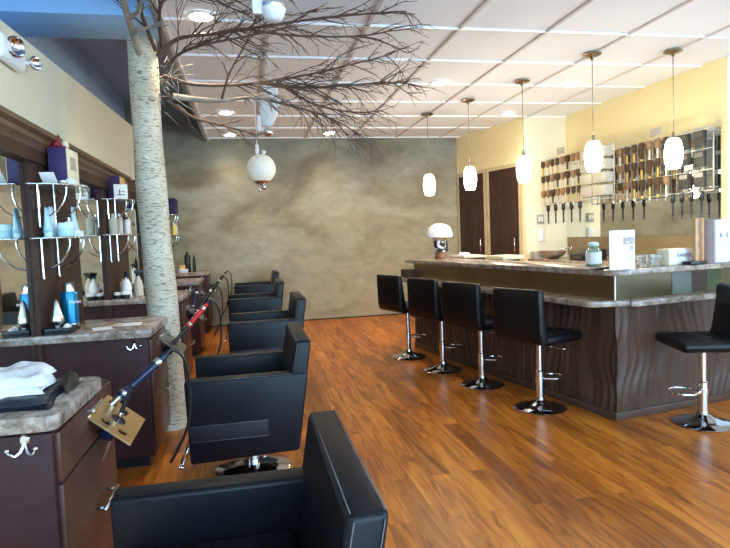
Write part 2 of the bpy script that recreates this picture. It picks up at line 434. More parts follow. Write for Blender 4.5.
# right-hand walls: angled door wall, return, mirror wall, jog by the entrance
A = Vector((3.24, 8.62)); B = Vector((3.60, 7.10)); C1 = Vector((4.17, 7.05)); C2 = Vector((4.26, 4.52))
def wallseg(a, b, z0, z1, t, mat, name='wall_right'):
    d = (b - a).normalized(); n = Vector((-d.y, d.x))   # left of travel
    q = [a, b, b + n * t, a + n * t]
    return structure(G().prism([(p.x, p.y) for p in q], z0, z1).obj(name, mat))
wallseg(A + (A - B).normalized() * .12, B, 0, HC + .01, .1, M['yellow'])
wallseg(B, C1, 0, HC + .01, .1, M['palewall'])
wallseg(C1, C2, 0, HC + .01, .1, M['yellow'])
wallseg(C2, Vector((XR, 4.50)), 0, HC + .01, .1, M['whitewall'])
wallseg(Vector((XR, 4.50)), Vector((XR, 1.4)), 0, HC + .01, .1, M['palewall'])
wallseg(Vector((XR, -1.6)), Vector((XR, YF)), 0, HC + .01, .1, M['palewall'])
wallseg(Vector((XR, 1.4)), Vector((XR, -1.6)), 0, .3, .1, M['palewall'])
wallseg(Vector((XR, 1.4)), Vector((XR, -1.6)), 2.5, HC + .01, .1, M['palewall'])
g = G()
for (a, b, c, d) in ((-1.6, 1.4, .3, .35), (-1.6, 1.4, 2.45, 2.5), (-1.6, -1.55, .35, 2.45), (1.35, 1.4, .35, 2.45), (-.12, -.08, .35, 2.45)): g.box(XR, XR + .08, a, b, c, d)
structure(g.obj('window_3', M['white_metal']))  # extra side window, added to bring more daylight onto the ceiling
# front wall behind the camera, with shop windows
g = G()
for (x0, x1, z0, z1) in ((WX - .1, XR + .1, 0, .12), (WX - .1, XR + .1, 2.58, 3.2), (WX - .1, -.95, .12, 2.58), (2.3, 2.5, .12, 2.58), (5.45, XR + .1, .12, 2.58)):
    g.box(x0, x1, YF - .12, YF, z0, z1)
structure(g.obj('wall_front', M['palewall']))
for k, (x0, x1) in enumerate(((-.95, 2.3), (2.5, 5.45))):
    g = G()
    for (a, b, c, d) in ((x0, x1, .12, .17), (x0, x1, 2.53, 2.58), (x0, x0 + .05, .17, 2.53), (x1 - .05, x1, .17, 2.53), ((x0 + x1) / 2 - .02, (x0 + x1) / 2 + .02, .17, 2.53)):
        g.box(a, b, YF - .1, YF - .02, c, d)
    structure(g.obj('window_%d' % (k + 1), M['white_metal']))
# baseboards
structure(G().box(C2.x - .02, XR, 4.47, 4.50, 0, .09).obj('baseboard_right', M['black']))
structure(G().box(-1.0, 3.24, YB - .012, YB, 0, .015).obj('baseboard_back', M['darkwood']))

# doors on the angled wall
dv = (B - A).normalized(); nv = Vector((dv.y, -dv.x))
if nv.x > 0: nv = -nv
ang = math.atan2(dv.y, dv.x)
for k, (t0, t1) in enumerate(((.07, .70), (.82, 1.46))):
    o = A + dv * t0
    w = t1 - t0; H = 2.06
    e = bpy.data.objects.new('door_%d' % (k + 1), None); COL.objects.link(e); e.location = (o.x, o.y, 0); e.rotation_euler = (0, 0, ang); e['kind'] = 'structure'
    s = -1   # local +x along wall toward camera, room side is local -y
    g = G(); g.box(0, w, -.02, .0, .01, H)
    for cx0, cx1 in ((.08 * w, .46 * w), (.54 * w, .92 * w)):
        for z0, z1 in ((.15, .85), (.98, 1.62), (1.72, 1.96)):
            g.box(cx0, cx1, -.028, -.015, z0, z1, bev=.008)
    g.obj('door_panel', M['door'], e)
    g = G()
    g.box(-.045, 0, -.03, .0, 0, H + .05); g.box(w, w + .045, -.03, .0, 0, H + .05); g.box(0, w, -.03, .0, H, H + .05)
    g.obj('door_frame', M['doorframe'], e)
    g = G(); g.tube([(w - .06, -.06, .92), (w - .06, -.06, 1.12)], .008); g.tube([(w - .06, -.02, .95), (w - .06, -.06, .95)], .006); g.tube([(w - .06, -.02, 1.09), (w - .06, -.06, 1.09)], .006)
    g.obj('door_handle', M['chrome'], e)

# ------------------------------------------------------------------ stations on the left wall
Y0S = [1.70, 3.27, 4.84, 6.41, 7.98]
DZ = [0, 0, .035, .05, .065]
FX = -.55
station_labels = [
    'brown styling station nearest the camera, with a folded white towel on its granite top',
    'brown styling station with a teal-blue can on its granite top, before the birch trunk',
    'brown styling station with spray bottles, half hidden behind the birch trunk',
    'brown styling station second from the back wall, beyond the birch trunk',
    'brown styling station standing against the plaster back wall',
]
for i, y0 in enumerate(Y0S):
    t = thing('styling_station', station_labels[i], 'styling station', (0, y0, 0), 0, 'styling stations along the left wall')
    L = .42 if i == 0 else .55
    LB = .66 if i == 0 else .58
    dz = DZ[i]
    G().box(WX + .02, FX, 0, LB, 0.06, (.713 if i else .70) + dz, bev=.003).obj('cabinet_body', M['cabinet'], t)
    G().box(WX + .02, FX - .03, .03, LB - .01, 0, .06).obj('plinth', M['black'], t)
    pts = [(WX + .005, -.03), (-.545, -.03), (-.525, -.01), (-.515, L), (-.535, L + .03), (WX + .005, L + .03)]
    G().prism(pts, .713 + dz, .757 + dz, bev=.006).obj('countertop', M['granite'], t)
    d = G().box(FX, FX + .016, .02, LB - .02, .08, .545, bev=.003).obj('cabinet_door', M['cabinet_face'], t)
    g = G(); h0 = .31 if i == 0 else .35; g.tube([(FX + .045, h0, .335), (FX + .045, h0 + .20, .335)], .007)
    g.tube([(FX + .014, h0 + .02, .335), (FX + .045, h0 + .02, .335)], .005); g.tube([(FX + .014, h0 + .18, .335), (FX + .045, h0 + .18, .335)], .005)
    g.obj('handle', M['steel'], d)
    d = G().box(FX, FX + .016, .02, LB - .02, .555, .695 + dz, bev=.003).obj('drawer', M['cabinet_face'], t)
    # coat hook on the side that faces the entrance
    g = G(); hx, hz = -.615, .69 + dz
    g.lathe([(0, -.004), (.011, -.004), (.013, 0), (.010, .004), (0, .005)], 14, xf=Matrix.Translation((hx, -.006, hz)) @ Matrix.Rotation(PI / 2, 4, 'X') @ Matrix.Diagonal((1, 1.3, 1, 1)))
    for sx in (-1, 1):
        g.tube([(hx, -.007, hz - .008), (hx + sx * .009, -.014, hz - .030), (hx + sx * .021, -.024, hz - .037), (hx + sx * .032, -.031, hz - .028), (hx + sx * .035, -.032, hz - .02)], [.005, .005, .004, .004, .004], 8)
        g.ball((hx + sx * .035, -.032, hz - .018), .0065)
    g.obj('coat_hook', M['chrome'], t)

# pilasters, header and crown of the mirror wall (fixed trim), mirrors between them
for i, y0 in enumerate(Y0S):
    e = .80 if i < 4 else .62
    structure(G().box(WX, WX + .035, y0 - .02, y0 + e, 0, 1.66, bev=.003).obj('trim_%d' % (6 + i), M['darkwood']))
structure(G().box(WX, WX + .05, .2, YB - .02, 1.655, 1.74).obj('trim_11', M['darkwood']))
prof = [(WX, 1.725), (WX + .05, 1.725), (WX + .055, 1.745), (WX + .075, 1.76), (WX + .08, 1.782), (WX + .105, 1.797), (WX + .11, 1.818), (WX, 1.818)]
for k, (ya, yb) in enumerate(((.2, 5.60), (5.78, YB - .02))):
    structure(G().prism(prof, ya, yb, axis='y').obj('trim_%d' % (12 + k), M['crown']))
ml = ['tall wall mirror beside the station with the teal can, nearest the camera', 'tall wall mirror just left of the birch trunk', 'tall wall mirror behind the birch trunk', 'tall wall mirror nearest the plaster back wall', 'tall wall mirror beside the camera']
spans = [(Y0S[0] + .80, Y0S[1] - .02), (Y0S[1] + .80, Y0S[2] - .02), (Y0S[2] + .80, Y0S[3] - .02), (Y0S[3] + .80, Y0S[4] - .02)]
for k, (a, b) in enumerate(spans):
    o = G().box(WX + .002, WX + .012, a + .004, b - .004, .10, 1.655).obj('wall_mirror', M['mirror'])
    tag(o, ml[k], 'mirror', 'wall mirrors between the stations')

# glass shelves
def shelf_set(yc, hl, z, label, brackets=True):
    t = thing('glass_shelf', label, 'shelf', (WX + .035, yc, z), 0, 'half-round glass shelves on the pilasters')
    dep = .21
    pts = [(0.0, -hl)] + [(dep * math.sin(PI * k / 20) ** .7 if 0 < k < 20 else 0.0, -hl * math.cos(PI * k / 20)) for k in range(1, 20)] + [(0.0, hl)]
    G().prism(pts, 0, .009).obj('glass_panel', M['glass'], t)
    edge = [(x + .001, y, .0045) for x, y in pts]
    G().tube(edge, .0045, 6).obj('rim', M['chrome'], t)
    for s in (-.16, .10):
        g = G()
        g.tube([(.012, s, -.20), (.012, s, 0.0)], .007, 8)
        g.tube([(.012, s, -.16)] + [(.012 + .14 * math.sin(R(a)), s, -.16 + .15 * (1 - math.cos(R(a)))) for a in (20, 40, 60, 80, 90)], .005, 8)
        g.ball((.012, s, -.205), .010); g.ball((.15, s, -.006), .008)
        g.obj('bracket', M['chrome'], t)
    return t
SH = [(3.48, .29), (5.04, .31), (6.60, .31), (8.26, .29)]
SDZ = [0, .035, .05, .065]
sl = ['on the pilaster above the teal can', 'on the pilaster left of the birch trunk', 'on the pilaster behind the birch trunk', 'by the plaster back wall']
for (yc, hl), l, dz in zip(SH, sl, SDZ):
    shelf_set(yc, hl, 1.528 + dz, 'upper half-round glass shelf ' + l)
    shelf_set(yc, hl, 1.255 + dz, 'lower half-round glass shelf ' + l)
ZU, ZL = 1.538, 1.265

# ---- products
def boxthing(name, label, cat, loc, size, mat, rotz=0.0, group=None, bev=.002, tilt=None, face=None):
    x, y, z = size
    t = G().box(-x / 2, x / 2, -y / 2, y / 2, 0, z, bev=bev).obj(name, mat)
    tag(t, label, cat, group, loc, (tilt[0] if tilt else 0, tilt[1] if tilt else 0, rotz))
    return t
def bottle(name, label, cat, loc, r, h, body, cap, capmat, group=None, sc=(1, 1), pump=False):
    t = thing(name, label, cat, loc, 0, group)
    if cap > 0:
        G().lathe([(0, 0), (r * .95, 0), (r, .004), (r, h * .78), (r * .8, h * .86), (r * .38, h * .9), (r * .38, h * .93), (0, h * .93)], 18).obj('body', body, t)
        g = G(); g.lathe([(0, 0), (r * .45, 0), (r * .45, h * cap * .9), (r * .35, h * cap), (0, h * cap)], 14, c=(0, 0, h * .92))
        if pump:
            g.tube([(0, 0, h * (.92 + cap)), (0, 0, h * (.92 + cap) + .02)], .004); g.tube([(0, 0, h * (.92 + cap) + .02), (.03, 0, h * (.92 + cap) + .018)], .004)
        g.obj('cap', capmat, t)
    return t
def tube_standing(label, loc, r, h, mat, capmat, group, rotz=0):
    t = thing('product_tube', label, 'tube', loc, rotz, group)
    G().lathe([(0, 0), (r * .8, 0), (r * .85, h * .16), (0, h * .16)], 16).obj('cap', capmat, t)
    # body: round at the bottom, flat crimp at the top
    g = G(); n = 16; rings = []
    for k in range(6):
        f = k / 5; z = h * .16 + (h * .84) * f
        rings.append([g.bm.verts.new((r * (1 - .92 * f) * math.cos(2 * PI * i / n), r * (1 + .28 * f) * math.sin(2 * PI * i / n), z)) for i in range(n)])
    for a, b in zip(rings, rings[1:]):
        for i in range(n): g.bm.faces.new((a[i], a[(i + 1) % n], b[(i + 1) % n], b[i]))
    g.bm.faces.new(rings[0][::-1]); g.bm.faces.new(rings[-1])
    g.obj('body', mat, t)
    return t
def jar(label, loc, r, h, mat, capmat, group):
    t = thing('cream_jar', label, 'jar', loc, 0, group)
    G().lathe([(0, 0), (r * .97, 0), (r, .004), (r, h * .55), (r * .96, h * .57), (0, h * .57)], 20).obj('body', mat, t)
    G().lathe([(0, h * .575), (r * 1.02, h * .575), (r * 1.02, h * .97), (r * .97, h), (0, h)], 20).obj('lid', capmat, t)
    return t
# upper shelf over the teal can
X1 = WX + .105
pb = thing('gift_box', 'purple box with a cream printed side on the shelf above the teal can', 'box', (-.985, 3.56, ZU), 0)
G().box(-.046, .046, -.11, .11, 0, .215, bev=.002).obj('carton', M['purple'], pb)
G().box(.0462, .049, -.108, .108, .002, .213, bev=.001).obj('side_panel', M['creamcard'], pb)
G().box(.0488, .0502, -.05, .05, .10, .17).obj('picture', M['photo'], pb)
g = G()
pts = [(-.04, -.05), (.035, -.06), (.04, .05), (-.04, .045)]
g.prism(pts, 0, .012, bev=.004); g.ball((-.01, -.01, .02), .036, (.8, .8, .85)); g.tube([(-.01, -.02, .04), (.0, .0, .06), (-.005, .015, .075)], [.015, .01, .004])
o = tag(g.obj('gift_bag', M['redfoil']), 'crumpled dark red gift bag on top of the purple box', 'bag', None, (-.99, 3.515, ZU + .217))
g = G(); g.ball((0, 0, .03), .032, (.7, .9, .95)); g.prism([(-.024, -.028), (.024, -.028), (.024, .028), (-.024, .028)], 0, .01)
tag(g.obj('tissue_paper', M['creamcard']), 'crumpled cream tissue paper on top of the purple box', 'paper', None, (-.985, 3.605, ZU + .217))
boxthing('carton', 'small white carton lying in front of the purple box above the teal can', 'box', (X1 + .085, 3.42, ZU), (.03, .10, .035), M['whitecard'])
o = boxthing('greeting_card', 'white card leaning on the shelf above the teal can', 'card', (X1 + .025, 3.26, ZU + .004), (.07, .004, .075), M['whitecard'], tilt=(R(52), 0))
jar('small grey lidded pot beside the leaning white card', (X1 + .075, 3.295, ZU), .020, .016, M['greybox'], M['steel'], 'hair products on the glass shelves')
# lower shelf over the teal can
gp = 'hair products on the glass shelves'
tube_standing('pale blue tube standing on the lower shelf, first from the camera', (X1 - .02, 3.32, ZL), .026, .155, M['paleblue'], M['paleblue2'], gp)
tube_standing('pale blue tube standing behind the pale blue jar on the lower shelf', (X1 - .03, 3.42, ZL), .025, .165, M['paleblue2'], M['paleblue'], gp)
jar('wide pale blue jar in front of the tubes on the lower shelf', (X1 + .05, 3.37, ZL), .040, .075, M['paleblue'], M['paleblue2'], gp)
b = bottle('product_bottle', 'white bottle with a dark label between the pale blue tubes', 'bottle', (X1 + .01, 3.58, ZL), .024, .105, M['white'], .16, M['steel'], gp)
G().lathe([(.0245, .02), (.0245, .07)], 18).obj('dark_label', M['ink'], b)
tube_standing('tall pale blue tube at the far end of the lower shelf above the teal can', (X1 - .0, 3.72, ZL), .030, .18, M['paleblue2'], M['white'], gp)
jar('low white jar beside the wide pale blue jar', (X1 + .065, 3.465, ZL), .032, .035, M['paleblue2'], M['white'], gp)
jar('low white jar in front of the tall pale blue tube', (X1 + .06, 3.555, ZL), .030, .034, M['white'], M['paleblue2'], gp)
# station by the trunk
pb = thing('gift_box', 'purple box with an orange printed side on the shelf left of the trunk', 'box', (-1.012, 5.05, ZU + .035), 0)
G().box(-.046, .046, -.10, .10, 0, .19, bev=.002).obj('carton', M['purple'], pb)
G().box(.0462, .049, -.098, .098, .002, .188, bev=.001).obj('side_panel', M['orangecard'], pb)
o = boxthing('carton', 'white carton with black print in front of the purple box left of the trunk', 'box', (X1 + .045, 4.88, ZU + .035), (.10, .04, .115), M['whitecard'], R(12))
G().box(-.03, .03, -.0212, -.020, .03, .036).obj('print_line', M['ink'], o); G().box(-.012, -.004, -.0212, -.020, .036, .075).obj('print_line', M['ink'], o); G().box(.0, .03, -.0212, -.020, .055, .06).obj('print_line', M['ink'], o)
for k, (yy, xx, r, h, bm_, cm_, lab) in enumerate((
        (4.86, .03, .030, .15, 'greygreen', 'greygreen', 'grey-green bottle nearest the camera on the shelf left of the trunk'),
        (4.97, .01, .026, .155, 'greygreen', 'steel', 'second grey-green bottle on the shelf left of the trunk'),
        (5.08, .03, .027, .16, 'tanplastic', 'white', 'beige bottle with a white cap on the shelf left of the trunk'),
        (5.17, .07, .024, .135, 'white', 'black', 'white bottle with a black cap on the shelf left of the trunk'),
        (5.29, .05, .022, .16, 'white', 'tanplastic', 'slim white bottle with a beige cap on the shelf left of the trunk'),
        (5.40, .04, .022, .15, 'tanplastic', 'greygreen', 'beige bottle with a grey-green cap on the shelf left of the trunk'))):
    bottle('product_bottle', lab, 'bottle', (X1 - .04 + xx, yy - .05, ZL + .035), r, h, M[bm_], .13, M[cm_], gp)
for yc, lab, dz in ((6.58, 'on the shelf behind the birch trunk', .05), (8.26, 'on the shelf by the plaster back wall', .065)):
    pb = thing('gift_box', 'purple box ' + lab, 'box', (X1 + .03, yc, ZU + dz), 0)
    G().box(-.06, .06, -.12, .12, 0, .21, bev=.002).obj('carton', M['purple'], pb)
    G().box(-.04, .04, -.05, .05, .21, .222).obj('lid', M['black'], pb)
    for k, (dy, c) in enumerate(((-.16, 'yellowpl'), (-.08, 'white'), (0, 'olive'), (.08, 'tanplastic'))):
        bottle('product_bottle', '%s bottle %s' % (['yellow', 'white', 'pale olive', 'beige'][k], lab), 'bottle', (X1 + .05, yc + dy, ZL + dz), .028, .15, M[c], .12, M['white'], gp)

# counter items ------------------------------------------------
ZC = .757
# station nearest the camera: cape + towel
g = G()
def blob_cloth(g, x0, x1, y0, y1, z0, th, seed, nx=26, ny=20, amp=.012, rot=0, mat=None, c=(0, 0)):
    rnd = random.Random(seed)
    ph = [rnd.uniform(0, 6.28) for _ in range(8)]
    top = []; bot = []
    for i in range(nx + 1):
        rt = []; rb = []
        for j in range(ny + 1):
            u = i / nx; v = j / ny
            e = (1 - (2 * u - 1) ** 6) * (1 - (2 * v - 1) ** 6)
            x = x0 + (x1 - x0) * u + .012 * math.sin(7 * v + ph[0]) ; y = y0 + (y1 - y0) * v + .012 * math.sin(6 * u + ph[1])
            z = z0 + th * max(e, 0) ** .5 + e * amp * (math.sin(9 * u + 4 * v + ph[2]) + math.sin(13 * v - 5 * u + ph[3]) + .6 * math.sin(21 * u + ph[4]))
            xx = c[0] + (x - c[0]) * math.cos(rot) - (y - c[1]) * math.sin(rot); yy = c[1] + (x - c[0]) * math.sin(rot) + (y - c[1]) * math.cos(rot)
            rt.append(g.bm.verts.new((xx, yy, max(z, z0)))); rb.append(g.bm.verts.new((xx, yy, z0)))
        top.append(rt); bot.append(rb)
    vs = [v for r in top + bot for v in r]
    fs = []
    for i in range(nx):
        for j in range(ny):
            fs.append(g.bm.faces.new((top[i][j], top[i + 1][j], top[i + 1][j + 1], top[i][j + 1])))
            fs.append(g.bm.faces.new((bot[i][j], bot[i][j + 1], bot[i + 1][j + 1], bot[i + 1][j])))
    bmesh.ops.remove_doubles(g.bm, verts=vs, dist=1e-5)
    return g
CY = 1.98
g = G(); blob_cloth(g, -.95, -.57, 1.73, 2.07, ZC + .001, .016, 3, amp=.003)
blob_cloth(g, -.90, -.585, 1.745, 2.05, ZC + .014, .016, 8, amp=.004)
o = g.obj('salon_cape', M['cape'], smooth=80); tag(o, 'folded shiny black salon cape lying under the white towel', 'cape')
g = G(); g.ball((0, 0, .028), .032, (.75, 1.7, .85)); g.tube([(0, -.03, .04), (.008, -.06, .02), (.008, -.07, .006)], [.012, .01, .006])
o = g.obj('pouch', M['bag_brown'], smooth=80); tag(o, 'small dark brown pouch beside the white towel', 'pouch', None, (-.568, 1.96, ZC + .001))
g = G(); blob_cloth(g, -.835, -.61, 1.77, 2.00, ZC + .032, .030, 11, amp=.003, rot=R(10), c=(-.72, 1.9))
blob_cloth(g, -.83, -.612, 1.775, 1.99, ZC + .056, .036, 14, amp=.006, rot=R(10), c=(-.72, 1.9))
o = g.obj('folded_towel', M['towel'], smooth=80); tag(o, 'folded white towel on the nearest styling station', 'towel')
# station with the teal can
y2 = Y0S[1]
t = thing('spray_can', 'tall teal-blue spray can with a silver neck on the granite top', 'spray can', (-.985, y2 + .10 + .12, ZC))
G().lathe([(0, 0), (.043, 0), (.045, .004), (.045, .012), (0, .012)], 24).obj('base_rim', M['black'], t)
G().lathe([(.044, .012), (.0445, .02), (.0445, .03), (.044, .032)], 24).obj('band', M['steel'], t)
G().lathe([(0, .03), (.045, .03), (.045, .20), (.043, .207), (0, .207)], 24).obj('body', M['teal'], t)
G().lathe([(0, .207), (.032, .207), (.028, .225), (.028, .25), (.03, .258), (0, .262)], 20).obj('neck', M['steel'], t)
text('lettering', 'Maroc', .026, M['white'], t, (.037, -.028, .15), (PI / 2, 0, R(38)))
t = thing('styling_nozzle', 'silver cone-shaped nozzle standing in the black tray', 'nozzle', (-1.01, y2 + .07, ZC + .024))
G().lathe([(0, 0), (.02, 0), (.02, .015), (.034, .03), (.036, .045), (.030, .07), (.018, .115), (.012, .14), (.004, .155), (0, .157)], 20).obj('cone', M['steel'], t)
G().lathe([(.0205, .006), (.0215, .006), (.0215, .012), (.0205, .012)], 20).obj('ring', M['gunmetal'], t)
g = G(); g.box(-.065, .065, -.07, .07, 0, .008, bev=.003)
for (a, b, c, d) in ((-.065, .065, -.07, -.063), (-.065, .065, .063, .07), (-.065, -.058, -.07, .07), (.058, .065, -.07, .07)): g.box(a, b, c, d, .004, .032, bev=.002)
tag(g.obj('tray', M['black']), 'small black tray at the mirror edge of the teal can station', 'tray', None, (-.99, y2 + .065, ZC + .001))
g = G()
for k in range(6): g.ball((random.uniform(-.02, .02), random.uniform(-.03, .03), .012 + random.uniform(0, .012)), .016)
tag(g.obj('cotton_wad', M['towel']), 'white cotton wad lying in the black tray', 'cotton', None, (-.95, y2 + .055, ZC + .009))
for k, (px, py, rz, mt, lb) in enumerate(((-.80, y2 + .12, .3, 'whitecard', 'white paper slip nearest the black tray'), (-.73, y2 + .22, -.4, 'tanplastic', 'brown printed leaflet in the middle of the granite top'), (-.66, y2 + .20, .1, 'whitecard', 'white paper slip toward the outer end of the granite top'))):
    boxthing('paper_slip', lb, 'paper', (px, py, ZC + .001 + .0015 * k), (.10, .13, .001), M[mt], rz, 'papers on the teal can station', bev=0)
# spray bottles etc
def spray_bottle(loc, label, rotz, body='white'):
    t = thing('spray_bottle', label, 'spray bottle', loc, rotz, 'spray bottles on the stations')
    G().lathe([(0, 0), (.035, 0), (.037, .005), (.037, .09), (.03, .12), (.014, .15), (.014, .165), (0, .165)], 18).obj('body', M[body], t)
    g = G(); g.lathe([(0, .163), (.017, .163), (.017, .18), (.010, .185), (0, .185)], 14); g.box(-.03, .035, -.009, .009, .185, .21, bev=.003); g.box(.033, .045, -.005, .005, .192, .203)
    g.tube([(.02, 0, .187), (.03, 0, .165), (.028, 0, .15)], .004)
    g.obj('trigger_head', M['black'], t)
    return t
y3 = Y0S[2]; ZC = .757 + DZ[2]
spray_bottle((-.965, y3 + .12, ZC), 'white spray bottle with a black trigger, nearest the mirror line left of the trunk', R(-60))
spray_bottle((-.90, y3 + .25, ZC), 'white spray bottle with a black trigger right beside the birch trunk', R(20), 'tanplastic')
jar('low black jar on the station left of the birch trunk', (-1.02, y3 + .06, ZC), .035, .05, M['black'], M['white'], 'jars on the stations')
jar('low black jar with a white lid in front of the spray bottles', (-.96, y3 + .03, ZC), .033, .055, M['black'], M['whitecard'], 'jars on the stations')
bottle('product_bottle', 'amber bottle between the spray bottles left of the trunk', 'bottle', (-1.02, y3 + .25, ZC), .024, .14, M['tanplastic'], .12, M['amber'], 'bottles on the stations')
y4 = Y0S[3]; ZC = .757 + DZ[3]
spray_bottle((-1.0, y4 + .12, ZC), 'white spray bottle showing at the left edge of the trunk', 0)
bottle('product_bottle', 'silver bottle beside the spray bottle at the left edge of the trunk', 'bottle', (-.96, y4 + .32, ZC), .04, .19, M['steel'], .12, M['black'], 'bottles on the stations')
y5 = Y0S[4]; ZC = .757 + DZ[4]
bottle('product_bottle', 'tall black bottle on the station against the back wall', 'bottle', (-.80, y5 + .2, ZC), .04, .27, M['black'], .12, M['black'], 'bottles on the stations')
bottle('product_bottle', 'slim black bottle on the station against the back wall', 'bottle', (-.715, y5 + .2, ZC), .022, .22, M['black'], .12, M['black'], 'bottles on the stations')
jar('white jar on the station against the back wall', (-.87, y5 + .12, ZC), .045, .10, M['white'], M['orangecard'], 'jars on the stations')
o = boxthing('carton', 'small white carton on the station against the back wall', 'box', (-.82, y5 + .06, ZC), (.06, .05, .05), M['whitecard'])

# tool holders and irons ---------------------------------------
def tool_holder(y, mat, label):
    t = thing('tool_holder', label, 'tool holder', (FX, y, .668), 0, 'tool holders on the stations')
    TL = Matrix.Rotation(R(40), 4, 'Y')     # plate slopes down away from the cabinet
    g = G()
    W2, D2 = .185, .28
    holes = [(.055, .235, .017, .030), (.105, .215, .017, .034), (.105, .13, .028, .036), (.075, .05, .018, .018), (.140, .05, .018, .018)]
    # perforated plate: triangulated polygon with holes
    def loop(pts): 
        vs = [g.bm.verts.new((a, b, 0)) for a, b in pts]
        return [g.bm.edges.new((vs[i], vs[(i + 1) % len(vs)])) for i in range(len(vs))]
    es = loop([(0, 0), (W2, 0), (W2, D2), (0, D2)])
    for (hx, hy, rx, ry) in holes: es += loop([(hx + rx * math.cos(2 * PI * k / 14), hy + ry * math.sin(2 * PI * k / 14)) for k in range(14)])
    bmesh.ops.triangle_fill(g.bm, use_beauty=True, use_dissolve=False, edges=es)
    ex = bmesh.ops.extrude_face_region(g.bm, geom=list(g.bm.faces))
    bmesh.ops.translate(g.bm, vec=(0, 0, -.006), verts=[v for v in ex['geom'] if isinstance(v, bmesh.types.BMVert)])
    bmesh.ops.recalc_face_normals(g.bm, faces=g.bm.faces)
    bmesh.ops.transform(g.bm, matrix=TL, verts=g.bm.verts)
    g.obj('perforated_plate', mat, t, smooth=30)
    g = G(); g.box(.0, .012, 0, D2, -.004, .012, bev=.002, xf=TL); g.box(0, .006, 0.03, D2 - .03, -.10, .01)
    g.obj('mounting_rail', mat, t)
    g = G(); g.tube([(.02, .04, .012), (.02, .16, .012)], .007, xf=TL); g.obj('clamp_bar', M['steel'], t)
    for k, (hx, hy, rx, ry) in enumerate(holes[:3]):
        G().lathe([(rx * .9, -.075), (rx, -.07), (rx, -.006), (rx * .95, -.006)], 14, xf=TL @ Matrix.Translation((hx, hy, 0))).obj('sleeve', M['darkblue'], t)
    return t, TL
def iron(y, slot, label, handle, barrel, rotv, length=.25, off=0.0, rs=1.0, group='hair irons standing in the tool holders', cord=True, cordmat='black'):
    TL = Matrix.Rotation(R(40), 4, 'Y')
    p = Vector((FX, y, .668)) + TL @ Vector((slot[0], slot[1], 0))
    t = thing('curling_iron', label, 'curling iron', p, 0, group)
    ax = Vector(rotv).normalized()
    q = Vector((0, 0, 1)).rotation_difference(ax).to_matrix().to_4x4() @ Matrix.Translation((0, 0, off)) @ Matrix.Diagonal((rs, rs, 1, 1))
    G().lathe([(0, -.15), (.008, -.15), (.011, -.14), (.013, .0), (0, .0)], 14, xf=q).obj('barrel', M[barrel], t)
    g = G(); g.lathe([(0, 0), (.017, 0), (.019, .01), (.014, .03), (.013, .07), (.015, .12), (.016, length - .04), (.013, length - .015), (.010, length), (0, length)], 16, xf=q)
    hd = g.obj('handle', M[handle], t)
    G().lathe([(.0185, .012), (.020, .014), (.020, .024), (.0185, .026)], 16, xf=q).obj('collar', M['steel'], hd)
    G().lathe([(.0165, length - .05), (.018, length - .048), (.018, length - .03), (.0165, length - .028)], 16, xf=q).obj('collar', M['steel'], hd)
    if cord:
        e = ax * (length + off)
        pts = [e, e + ax * .03, e + Vector((.06, .03, -.02)), e + Vector((.075, .05, -.12)), e + Vector((.06, .07, -.30)), e + Vector((-.02, .10, -.46))]
        # smooth
        sm = []
        for k in range(len(pts) - 1):
            p0 = pts[max(k - 1, 0)]; p1 = pts[k]; p2 = pts[k + 1]; p3 = pts[min(k + 2, len(pts) - 1)]
            for u in (0, .25, .5, .75):
                sm.append(.5 * ((2 * p1) + (p2 - p0) * u + (2 * p0 - 5 * p1 + 4 * p2 - p3) * u * u + (3 * p1 - p0 - 3 * p2 + p3) * u ** 3))
        sm.append(pts[-1])
        G().tube(sm, [.009] * 3 + [.006] * (len(sm) - 3), 8).obj('cord', M[cordmat], t)
    return t
hold = [('gold', 'gold perforated tool holder on the nearest styling station'), ('gunmetal', 'dark tool holder with a red-handled iron on the teal can station'),
        ('gunmetal', 'dark tool holder with a black iron on the station half hidden by the birch trunk'), ('gunmetal', 'dark tool holder with black and silver irons on the station second from the back wall'), ('gunmetal', 'dark tool holder on the station against the back wall')]
for i, y0 in enumerate(Y0S):
    tool_holder(y0 + .30, M[hold[i][0]], hold[i][1])
iron(Y0S[0] + .30, (.055, .235), 'navy blue curling iron in the gold tool holder, its cord looping down', 'darkblue', 'steel', (.62, .33, .50), .22, off=.03)
iron(Y0S[0] + .30, (.105, .13), 'short silver-barrelled iron low in the gold tool holder', 'black', 'steel', (.40, .02, .9), .05, rs=.5, cord=False)
iron(Y0S[1] + .30, (.105, .13), 'red-handled curling iron in a dark tool holder', 'red', 'black', (.56, .34, .60), .19, off=.13)
iron(Y0S[2] + .30, (.105, .13), 'black curling iron in the dark holder beyond the red-handled one', 'black', 'steel', (.50, .30, .7), .27)
iron(Y0S[2] + .30, (.055, .235), 'navy iron beside the black one, in the dark holder beyond the red-handled iron', 'darkblue', 'steel', (.30, .10, .9), .18, cord=False)
iron(Y0S[3] + .30, (.105, .13), 'black curling iron on the station second from the back wall', 'black', 'steel', (.55, .25, .7), .26)
iron(Y0S[3] + .30, (.075, .05), 'silver-ended iron pointing toward the chairs on the station second from the back wall', 'gunmetal', 'steel', (.8, -.1, .3), .16, cord=False)

iron(Y0S[4] + .30, (.105, .13), 'black curling iron in the tool holder nearest the back wall', 'black', 'steel', (.6, .1, .7), .24)
